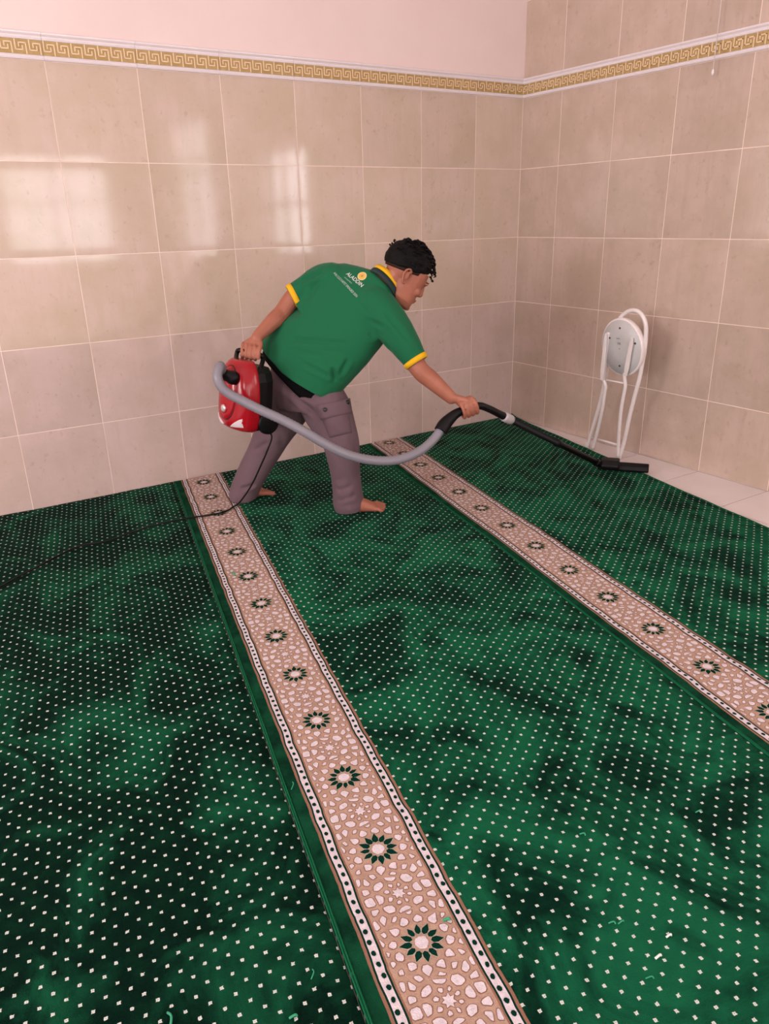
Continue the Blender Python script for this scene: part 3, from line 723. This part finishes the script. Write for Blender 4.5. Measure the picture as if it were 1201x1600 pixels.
# back print laid on the cloth
def text_polys(s, size):
    cu = bpy.data.curves.new('t', 'FONT'); cu.body = s; cu.size = size; cu.align_x = 'CENTER'; cu.resolution_u = 3
    o = bpy.data.objects.new('t', cu); C.objects.link(o); dg = bpy.context.evaluated_depsgraph_get(); dg.update()
    m_ = o.evaluated_get(dg).to_mesh(); v = [tuple(x.co) for x in m_.vertices]; f = [tuple(p.vertices) for p in m_.polygons]
    o.evaluated_get(dg).to_mesh_clear(); bpy.data.objects.remove(o); return v, f
def decal(v, f, O, ex, ey, name, m, lift=.0015):
    n = ex.cross(ey).normalized()
    if n.dot(HD) > 0: n = -n
    mb = MB(); V = []
    for x, y, z in v:
        p = O + ex*x + ey*y; loc, nn, i, d = bv.ray_cast(p + n*.15, -n, .4); V.append((loc or p) + n*lift)
    mb.add(V, f); return attach(mb.build(name, m, None, False), shirt)
pa, pb = hit(541, 427)[0], hit(566, 449)[0]; EX = (pb - pa).normalized()
pn = (hit(575, 433)[0] - hit(545, 441)[0]); EY = (pn - EX*pn.dot(EX)).normalized()
wl = (pb - pa).length
def line_text(s, p0, p1, name, m, k=1.0):
    v, f = text_polys(s, 1.0); x0, x1 = min(a[0] for a in v), max(a[0] for a in v); y0, y1 = min(a[1] for a in v), max(a[1] for a in v)
    q = (p1 - p0).length/(x1 - x0); ex = (p1 - p0).normalized(); ey = (EY - ex*EY.dot(ex)).normalized()
    return decal([((a-(x0+x1)/2)*q, (b-(y0+y1)/2)*q*k, 0) for a, b, c in v], f, (p0+p1)/2, ex, ey, name, m)
line_text('ALADDIN', hit(542.5, 427)[0], hit(566.5, 447)[0], 'back_lettering', M['print'], 1.15)
line_text('KARPET', hit(538.5, 433.5)[0], hit(549.5, 443.5)[0], 'small_lettering', M['print_dim'], .55)
line_text('AHLI CUCI KARPET SPRINGBED SOFA', hit(522, 426)[0], hit(558, 464)[0], 'lower_lettering', M['print_dim'], 1.6)
ec = hit(565.5, 431.5)[0]
def disc(r0, r1, n=28): return [(r*math.cos(2*math.pi*i/n), r*math.sin(2*math.pi*i/n), 0) for r in (r0, r1) for i in range(n)], [(i, (i+1) % n, n+(i+1) % n, n+i) for i in range(n)]
for r0, r1, m_, l_ in ((.0001, .0205, M['print_gold'], .0012), (.0165, .0205, mat('pale_gold_print', (.72, .56, .25), rough=.6), .0017), (.0001, .006, mat('brown_gold_print', (.45, .22, .04), rough=.6), .0017)):
    v, f = disc(r0, r1); decal(v, f, ec, EX, EY, 'round_emblem', m_, l_)
# trousers
tr_ = MB()
def pant(u, v, d, wr, hd): return ell(at(u, v, d), HR, HD, wr, hd, hd, 24, 2.2)
tr_.loft([ell(pc(u, v, d), SD2, BK2, a, f_, f_, 30, 2.4) for (u, v, d, a, f_, SD2, BK2) in
          [(468, 584, 3.495, .190, .095, SD, BK), (470, 596, 3.495, .195, .108, SD, BK), (479, 612, 3.48, .185, .135, V3(.8, -.55, -.2).normalized(), V3(-.55, -.8, .1).normalized()), (481, 634, 3.475, .165, .13, V3(.82, -.57, 0), V3(-.57, -.82, 0))]])
limb(tr_, [at(499, 616, 3.45), at(511, 642, 3.41), at(529, 680, 3.36), at(535, 705, 3.345), at(540, 745, 3.36), at(545, 787, 3.372)], [.110, .112, .090, .080, .070, .077], 20)
limb(tr_, [at(455, 606, 3.54), at(444, 640, 3.55), at(425, 680, 3.55), at(411, 708, 3.55), at(391, 745, 3.56), at(379, 774, 3.565)], [.125, .116, .090, .080, .073, .072], 20)
me = remeshed(tr_, .0065, 7, .5)
cut(me, at(543, 796, 3.372), V3(.10, 0, -1).normalized(), .20); cut(me, at(379, 782, 3.565), V3(.22, 0, -1).normalized(), .20)
for v in me.vertices:
    if v.co.z < rise(v.co.dot(CU), v.co.dot(CV)) + .004: v.co.z = rise(v.co.dot(CU), v.co.dot(CV)) + .004
bv, hit = on_mesh(me)
crease(me, fold([(455, 612), (495, 650)], .014, .009) + fold([(440, 602), (480, 668)], .016, .010) + fold([(500, 618), (540, 625)], .014, .004) + fold([(505, 690), (550, 686)], .012, .005) + fold([(512, 712), (556, 704)], .012, .004)
       + fold([(528, 782), (555, 772)], .012, .006) + fold([(525, 765), (550, 758)], .012, .005) + fold([(430, 620), (440, 700)], .018, .006) + fold([(375, 765), (400, 755)], .012, .006) + fold([(395, 705), (420, 690)], .012, .005), .0022, 8)
trs = link(me, 'trousers', M['trousers'], None); bv, hit = on_mesh(me); attach(trs)
# black undershirt tail showing below the hem
mbu = MB(); mbu.loft([ell(pc(u, v, 3.492), SD, BK, a, f_, f_, 32, 2.4) for u, v, a, f_ in ((470, 576, .205, .118), (464, 587, .208, .124), (460, 593, .205, .122), (457, 597, .200, .118))])
attach(mbu.build('undershirt_tail', M['black_cloth']), shirt)
# cargo pocket on the right thigh: bellows bag, flap and two buttons
def patch(corners, n, thick, name, m, parent, bulge=0):
    mb = MB(); P0 = []
    for j in range(n+1):
        for i in range(n+1):
            a, b = i/n, j/n; u = (1-b)*((1-a)*corners[0][0] + a*corners[1][0]) + b*((1-a)*corners[3][0] + a*corners[2][0]); v = (1-b)*((1-a)*corners[0][1] + a*corners[1][1]) + b*((1-a)*corners[3][1] + a*corners[2][1])
            loc, nn = hit(u, v)
            if loc is None: loc, nn = at(u, v, 3.3), -HD
            P0.append((loc, nn, 16*a*(1-a)*b*(1-b)))
    top = [l + q*(thick + bulge*k) for l, q, k in P0]; bot = [l - q*.004 for l, q, k in P0]; K = n+1
    Fc = [(j*K+i, j*K+i+1, (j+1)*K+i+1, (j+1)*K+i) for j in range(n) for i in range(n)]
    rim = list(range(K)) + [j*K+n for j in range(1, K)] + [n*K+i for i in range(n-1, -1, -1)] + [j*K for j in range(n-1, 0, -1)]
    b = len(top); L_ = len(rim)
    mb.add(top + [bot[i] for i in rim], Fc + [(rim[(i+1) % L_], rim[i], b+i, b+(i+1) % L_) for i in range(L_)])
    return attach(mb.build(name, m), parent)
po = patch([(500, 645), (543, 637), (549, 676), (515, 684)], 8, .004, 'cargo_pocket', M['trousers'], trs, .010)
fl_ = patch([(494, 634), (543, 624), (547, 646), (503, 656)], 6, .013, 'pocket_flap', M['trousers'], trs, .004)
for u, v in ((508.5, 640.5), (540, 630)):
    loc, nn = hit(u, v)
    b_ = MB(); a1 = nn.orthogonal().normalized(); a2 = nn.cross(a1)
    b_.loft([[loc + nn*z + (a1*math.cos(q) + a2*math.sin(q))*r for q in (2*math.pi*k/16 for k in range(16))] for z, r in ((.010, .0095), (.018, .0095), (.0195, .008))]); attach(b_.build('button', M['button']), trs)

# ------------------------------------------------------------------ vacuum cleaner
vac0 = at(376, 616.5, 3.275)
vac = tag(empty('vacuum_cleaner', vac0), 'red and black canister vacuum cleaner with grey hose, carried by the man in green', 'vacuum cleaner')
VL = V3(.10, .02, .99).normalized(); VN = V3(-.70, -.71, .10); VN = (VN - VL*VN.dot(VL)).normalized(); VW = VL.cross(VN)
if VW.dot(HR) < 0: VW = -VW
def vp(w_, l, n): return VW*w_ + VL*(l*.865) + VN*n                             # canister axes, origin at its middle
def vprof(l):    # half width and dome height along the canister
    t = l/.178; k = max(.0, 1 - abs(t)**(3.2 if t > 0 else 6))**.5
    return .116*(.62 + .38*k)*(1 if t < 0 else 1 - .22*t*t), .086*(.30 + .70*k)*(1 - .10*t)
def vring(l, w_k, h_k, n0, K=28):
    a, h = vprof(l); return [vp(a*w_k*math.copysign(abs(math.cos(q))**.75, math.cos(q)), l, n0 + (h*h_k)*math.copysign(abs(math.sin(q))**.8, math.sin(q)) if math.sin(q) >= 0 else n0 + .022*h_k*math.copysign(abs(math.sin(q))**.6, math.sin(q))) for q in (2*math.pi*k/K for k in range(K))]
Ls = [-.176, -.170, -.155, -.12, -.06, 0, .06, .11, .145, .165, .175]
shell = MB().loft([vring(l, 1, 1, -.012) for l in Ls]).build('shell', M['red'], vac)
base = MB().loft([[vp(x*s, l, n) for x, n in ((.066, -.118), (.096, -.102), (.108, -.060), (.108, -.022), (-.108, -.022), (-.108, -.060), (-.096, -.102), (-.066, -.118))] for l, s in ((-.172, .80), (-.165, .96), (-.10, 1.0), (.08, 1.0), (.12, .86), (.140, .62))]).build('base_housing', M['black_plastic'], vac, False); bevel(base, .012, 3)
# raised lid with a dark joint around it
def oval(l0, l1, wk, n, lift):
    out = []
    for i in range(n):
        q = 2*math.pi*i/n; l = (l0+l1)/2 + (l1-l0)/2*math.sin(q); ww = wk*math.cos(q)
        a, h = vprof(l); x = ww; e = max(0, 1 - (abs(x)/a)**2.67)**.6; out.append(vp(x, l, -.012 + h*e + lift))
    return out
lid = MB(); lid.loft([oval(-.115, .150, .060, 40, -.006), oval(-.115, .150, .060, 40, .004), oval(-.110, .145, .055, 40, .0075), oval(-.08, .11, .035, 40, .0095), oval(-.03, .06, .012, 40, .0105)]); lid.build('lid', M['red'], vac)
gr = MB(); gr.tube(oval(-.117, .152, .062, 60, .0005), .0028, 6, closed=True); gr.build('lid_groove', M['groove'], vac)
rg = MB(); rg.tube([p_ for p_ in [vp(.083 - .03*max(0, (l+.02))**2*20, l, -.012 + vprof(l)[1]*max(0, 1-((.083 - .03*max(0, (l+.02))**2*20)/vprof(l)[0])**2.67)**.6) for l in [-.10 + .025*k for k in range(10)]]], .0032, 6); rg.build('side_groove', M['groove'], vac)
# round silver button, hose port, pale vents, badge
def nsurf(w_, l): a, h = vprof(l); return -.012 + h*max(0, 1-(abs(w_)/a)**2.67)**.6
def puck(w_, l, prof, name, m, ax=None, n=24, parent=None):
    c = vp(w_, l, nsurf(w_, l) + .008); ax = (ax or VN).normalized(); a1 = (VL - ax*VL.dot(ax)).normalized(); a2 = ax.cross(a1)
    return MB().loft([[c + ax*z + (a1*math.cos(q) + a2*math.sin(q))*r for q in (2*math.pi*k/n for k in range(n))] for z, r in prof]).build(name, m, parent or vac)
puck(0, -.060, ((-.01, .021), (.004, .021), (.005, .019)), 'button_ring', M['red'])
puck(0, -.060, ((-.01, .0165), (.006, .0165), (.009, .014), (.0105, .008), (.011, .001)), 'power_button', M['silver'])
PAX = V3(-.72, -.46, .42)
port = puck(.036, .100, ((-.02, .030), (.012, .029), (.014, .025), (.046, .025), (.048, .028), (.062, .028), (.064, .024)), 'hose_port', M['black_plastic'], PAX)
for sx in (-1, 1):
    T = [(.028, -.150), (.088, -.146), (.090, -.098), (.078, -.105)]
    mb = MB(); n_ = 8; G_ = []
    for dz in (.0075, -.012):
        for j in range(n_+1):
            for i in range(n_+1):
                a, b = i/n_, j/n_; w_ = (1-b)*((1-a)*T[0][0]+a*T[1][0]) + b*((1-a)*T[3][0]+a*T[2][0]); l_ = (1-b)*((1-a)*T[0][1]+a*T[1][1]) + b*((1-a)*T[3][1]+a*T[2][1])
                G_.append(vp(sx*w_, l_, nsurf(w_, l_) + dz))
    K_ = n_+1; top_ = [(j*K_+i, j*K_+i+1, (j+1)*K_+i+1, (j+1)*K_+i) for j in range(n_) for i in range(n_)]
    rim_ = list(range(K_)) + [j*K_+n_ for j in range(1, K_)] + [n_*K_+i for i in range(n_-1, -1, -1)] + [j*K_ for j in range(n_-1, 0, -1)]
    mb.add(G_, top_ + [(rim_[(i+1) % len(rim_)], rim_[i], rim_[i]+K_*K_, rim_[(i+1) % len(rim_)]+K_*K_) for i in range(len(rim_))]); mb.build('bumper_vent', M['pale_vent'], vac, True)
mb = MB(); mb.loft([[vp(a, l, nsurf(a, l) + dz) for a, l in ((-.028, .022), (.020, .030), (.020, .040), (-.028, .032))] for dz in (.004, .0115)]); mb.build('badge', M['pale_vent'], vac, False)
for sx in (-1, 1):                                                        # big rear wheels
    c = vp(sx*.092, -.125, -.072); mb = MB(); mb.loft([[c + VW*(sx*x) + (VL*math.cos(q) + VN*math.sin(q))*r for q in (2*math.pi*k/28 for k in range(28))] for x, r in ((0, .052), (.012, .056), (.024, .054), (.027, .046), (.027, .001))]); mb.build('wheel', M['black_plastic'], vac)
mb = MB(); c = vp(0, -.176, .006); mb.ball(c, .011, 8); mb.build('swivel_castor', M['black_plastic'], vac)
mb = MB(); mb.loft([[vp(x*.80, -.172 + dl, n) for x, n in ((-.11, -.006), (.11, -.006), (.11, .002), (-.11, .002))] for dl in (-.004, .010)]); mb.build('bumper_lip', M['red'], vac, False)
# carrying handle through his fist
hl = HL - vac0
Hp = [vp(.0, .150, .030), hl - HLa*.058 + V3(0, 0, -.016), hl - HLa*.044, hl, hl + HLa*.044, hl + HLa*.062 + V3(0, 0, -.022), vp(.060, .135, -.055)]
mb = MB(); mb.tube(spline(Hp, 6), .0105, 12); mb.build('carrying_handle', M['black_plastic'], vac)
# hose
PORT = vp(.036, .100, nsurf(.036, .100) + .008) + PAX.normalized()*.060 + vac0
GR0 = at(692, 667, 3.235)
HP = [PORT - PAX.normalized()*.03, PORT, PORT.lerp(at(348, 569, 3.12), .55), at(343, 573, 3.11), at(339.5, 588, 3.085), at(345, 603, 3.08), at(356, 614, 3.08), at(378, 626, 3.08), at(408, 641, 3.075), at(445, 658, 3.07), at(480, 677, 3.06), at(512, 696, 3.06), at(545, 711, 3.07), at(580, 719, 3.09), at(618, 719, 3.12), at(650, 708, 3.16), at(674, 690, 3.20), GR0, GR0.lerp(at(700, 655, 3.25), .7)]
hpts = spline(HP, 14); mb = MB(); acc = 0; rads = []
for i, p_ in enumerate(hpts): rads.append(.0200 + (.0011 if i % 2 else -.0006))
mb.tube([p_ - vac0 for p_ in hpts], rads, 14); mb.build('hose', M['hose'], vac)
# grip: flared cuff, bent tube
GP = [at(688, 674, 3.225), at(694, 664, 3.24), at(702, 655, 3.25), at(713, 646, 3.262), HRp, at(748, 634, 3.285), at(764, 639, 3.31), at(780, 647, 3.345), at(790, 652, 3.375)]
mb = MB(); mb.tube([p_ - vac0 for p_ in spline(GP, 6)], lerps([.030, .030, .026, .021, .0175, .0165, .0165, .0170, .019], 6), 16); grip = mb.build('grip', M['black_plastic'], vac)
W0, W1 = at(786, 650, 3.362), Vector((-.470, -1.235, .060))
wd_ = (W1 - W0).normalized()
mb = MB(); mb.tube([W0 - vac0, W0 + wd_*.015 - vac0, W0 + wd_*.05 - vac0, W0 + wd_*.065 - vac0], [.021, .0235, .0235, .021], 16); mb.build('tube_collar', M['collar_grey'], vac)
mb = MB(); mb.tube([W0 + wd_*t - vac0 for t in (.03, .45)] + [W0 + wd_*.451 - vac0, W0 + wd_*.50 - vac0, W0 + wd_*.501 - vac0, W1 - vac0], [.0165, .0165, .0195, .0195, .0165, .0165], 16); mb.build('wand', M['black_plastic'], vac)
# floor head
HA_ = Vector((.63, -.776, 0)).normalized(); HB = Vector((HA_.y, -HA_.x, 0)) * 1; HC = Vector((-.345, -1.300, TOP + .006))
if HB.dot(W0 - HC) < 0: HB = -HB
def hd_(a, b, z): return HC + HA_*a + HB*b + Vector((0, 0, z)) - vac0
mb = MB(); mb.loft([[hd_(a, b*k, z) for b, z in ((-.036, 0), (.036, 0), (.040, .012), (.030, .032), (.0, .040), (-.028, .034), (-.040, .014))] for a, k in ((-.132, .80), (-.126, 1), (.126, 1), (.132, .80))]); hd = mb.build('floor_head', M['black_plastic'], vac, False); bevel(hd, .006, 2)
mb = MB(); mb.loft([[hd_(a, b + .045, z) for b, z in ((-.07, .010), (.025, .012), (.034, .034), (.010, .062), (-.06, .060))] for a in (-.115, -.02)]); nk = mb.build('pivot_block', M['black_plastic'], vac, False); bevel(nk, .008, 2)
mb = MB(); mb.tube(spline([W1 + wd_*-.03 - vac0, W1 - vac0, W1 + wd_*.035 + Vector((0, 0, .004)) - vac0, hd_(-.05, .03, .036)], 4), .0205, 14); mb.build('elbow_joint', M['black_plastic'], vac)
# power cord: out of the base, down past the left leg, across the carpets
CP = [vp(.05, -.168, -.07) + vac0, at(424, 680, 3.30), at(417, 705, 3.30), at(407, 728, 3.32), at(396, 752, 3.36), at(384, 772, 3.40)]
CP += [onz(u, v, TOP + .010) for u, v in ((370, 789), (352, 799), (325, 805), (290, 810), (240, 821), (200, 834), (165, 846), (125, 853), (95, 866), (60, 885), (25, 903), (0, 917), (-60, 945), (-160, 990))]
cps = spline(CP, 7); 
for p_ in cps: p_.z = max(p_.z, TOP + .0085)
mb = MB(); mb.tube([p_ - vac0 for p_ in cps], .0040, 8); mb.build('power_cord', M['black_plastic'], vac)

# ------------------------------------------------------------------ folded stool leaning on the right wall
s0 = Vector((-.160, -.98, 0)); SN = Vector((-.815, 0, .130)).normalized()              # out of its plane, into the room
stool = tag(empty('folding_stool', s0), 'white folding metal stool with round seat, leaning shut against the right tiled wall', 'stool')
SPL = Vector((-.160, 0, .0)); SNr = Vector((.985, 0, .150)).normalized()
def sp_(u, v, off=0): return onplane(u, v, SPL, SNr) - SNr*off - s0
T = .0105
# rear frame: one long tube bent over the top into a carrying loop
RF = [sp_(*q) for q in ((917, 701), (926, 668), (936, 634), (943, 604), (948, 570), (952, 545), (957, 525), (964, 506), (972, 493), (984, 485.5), (995, 486), (1003, 493), (1008, 505), (1009, 520), (1007, 545), (1003, 568), (999, 590), (991, 620), (983, 652), (976, 685), (968, 716))]
FL = [sp_(u, v, .032) for u, v in ((929, 705), (938, 670), (947, 636), (951, 610), (952, 600), (949, 590), (950, 580), (952, 560), (955, 535), (957, 517))]
FR = [sp_(u, v, .032) for u, v in ((971.5, 705), (973, 670), (976, 640), (981, 612), (983, 600), (982, 588), (982, 580))]
FL[0] = sp_(926, 702, .004); FL[1] = sp_(937, 670, .018); FR[0] = sp_(967.5, 714, .012); FR[1] = sp_(971, 680, .024)
for P in (RF, FL, FR):
    for p_ in P: p_.z = max(p_.z, .012)
mb = MB(); mb.tube(spline(RF, 5), .0112, 12); mb.build('rear_frame', M['white_metal'], stool)
for P in (FL, FR):
    mb = MB(); mb.tube(spline(P, 5), .0100, 12); mb.build('front_leg', M['white_metal'], stool)
for a, b in (((957, 517), (950, 590)), ((998, 524), (987, 583))):
    A, B = sp_(*a, .046), sp_(*b, .046); mb = MB(); d = (B-A).normalized(); e = d.cross(SNr)
    mb.loft([[p_ + e*(k*w_) - SNr*(h) for k, h in ((-1, 0), (1, 0), (1, .010), (-1, .010))] for p_, w_ in ((A, .004), (A.lerp(B, .15), .010), (A.lerp(B, .8), .013), (B, .008))]); bevel(mb.build('seat_bracket', M['white_metal'], stool, False), .002)
mb = MB(); mb.tube([sp_(925.5, 684, .0), sp_(972, 697, .0)], .0062, 10); mb.build('foot_rail', M['white_metal'], stool)
mb = MB(); mb.tube([sp_(945, 590, .03), sp_(984, 597, .03)], .0050, 8); mb.build('pivot_rod', M['white_metal'], stool)
# seat: padded top faces the wall, plain underside faces the room
sc = sp_(976.5, 541, .022); e1 = Vector((0, -1, 0)); e2 = SNr.cross(e1); e2 = e2 if e2.z > 0 else -e2
def sring(r, off, k=36): return [sc + (e1*(.92*math.cos(q)) + e2*(1.04*math.sin(q)))*r - SNr*off for q in (2*math.pi*i/k for i in range(k))]
RS = .150
mb = MB(); mb.loft([sring(RS*.9, -.030), sring(RS*.98, -.022), sring(RS, -.012), sring(RS, .004), sring(RS*.97, .009), sring(RS*.95, .009)]); mb.build('seat', M['white_metal'], stool)
mb = MB(); mb.loft([sring(RS*.955, .004), sring(RS*.94, .0105), sring(RS*.3, .0115)]); pl_ = mb.build('seat_underside', M['seat_under'], stool)
for a, b in ((-.005, .105), (.095, .035), (-.01, -.100), (-.075, .045)):
    c = sc + e1*a + e2*b - SNr*.0115; mb = MB(); mb.loft([[c - SNr*z + (e1*math.cos(q) + e2*math.sin(q))*r for q in (2*math.pi*k/12 for k in range(12))] for z, r in ((-.002, .0055), (.0025, .0055), (.004, .003))]); mb.build('screw', M['screw'], stool)
for (a, b, ww, hh) in ((-.018, .048, .022, .006), (-.012, .022, .020, .012), (-.010, -.006, .006, .006)):
    c = sc + e1*a + e2*b - SNr*.0128; mb = MB(); mb.loft([[c + e1*x + e2*z - SNr*o for x, z in ((-ww/2, -hh/2), (ww/2, -hh/2), (ww/2, hh/2), (-ww/2, hh/2))] for o in (-.003, .0006)]); mb.build('ink_stamp', M['stamp'], stool, False)
for k, (p_) in enumerate((RF[0], RF[-1])):
    mb = MB(); mb.tube([p_ + Vector((0, 0, .03)), p_ + Vector((0, 0, -.011))], .0135, 12); mb.build('rubber_foot', M['white_metal'], stool)

# ------------------------------------------------------------------ pull cord hanging in front of the right wall
px = -.045
def onx_(u, v): D = ray(u, v); return CAM + D*((px - CAM.x)/D.x)
a_, b_ = onx_(1115.5, 108), onx_(1125, 0); a_.y = b_.y = (a_.y + b_.y)/2
pcd = MB(); pcd.tube([a_, Vector((px, a_.y, RZ1))], .0022, 6); pco = pcd.build('pull_cord', M['string']); tag(pco, 'thin pale cord hanging down over the gold border of the right wall', 'cord')
mb = MB(); mb.ball(a_ + Vector((0, 0, -.012)), (.0065, .0065, .014), 8); mb.build('cord_bell', M['white_metal'], pco)
# ------------------------------------------------------------------ yarn scraps left on the pile
def scrap(u, v, du, dv, m, label, r=.0013, lift=.004):
    p0, p1 = onz(u, v, TOP), onz(u + du, v + dv, TOP); mid = (p0+p1)/2 + CU*.004
    for q in (p0, p1, mid): q.z = rise(q.dot(CU), q.dot(CV)) + .0028
    mid.z += lift; mb = MB(); mb.tube(spline([p0, mid, p1], 5), r, 6)
    return tag(mb.build('yarn_scrap', m), label, 'yarn scrap', 'yarn scraps on the carpets')
for a in ((1040, 1466, 8, -3, 'white_lint', 'short white yarn scrap near the lower right, upper one of two white bits', .0020), (1023, 1499, 9, -5, 'white_lint', 'bright white yarn scrap near the lower right, lower one of two white bits', .0024),
          (950, 1444, 11, 1, 'green_lint', 'pale green yarn curl right of the near stripe, left one of a pair', .0014), (965, 1445, 9, -4, 'green_lint', 'pale green yarn curl with an upturned end, right one of a pair', .0014),
          (1008, 1530, 13, 0, 'green_lint', 'straight green yarn thread near the bottom right edge', .0012), (452, 1594, 12, -4, 'green_lint', 'light green yarn stub on the left carpet at the bottom edge', .0022),
          (262, 1584, 5, 18, 'green_lint', 'green yarn loop end on the left carpet at the very bottom', .0022), (486, 1532, 2, -16, 'green_lint', 'upright green thread beside the carpet joint', .0011),
          (692, 1440, 10, -1, 'green_lint', 'fuzzy green tuft lying on the near patterned stripe', .0026), (905, 1305, 9, 2, 'green_lint', 'green yarn bit on the middle carpet, halfway to the right edge', .0015),
          (1086, 1270, 10, -2, 'green_lint', 'green yarn bit on the middle carpet near its right side', .0015), (455, 1235, 2, -12, 'green_lint', 'thin green thread sticking up near the middle rosettes', .0012),
          (362, 895, 5, 5, 'green_lint', 'green fluff between two far rosettes on the left stripe', .0030)):
    scrap(a[0], a[1], a[2], a[3], M[a[4]], a[5], a[6])
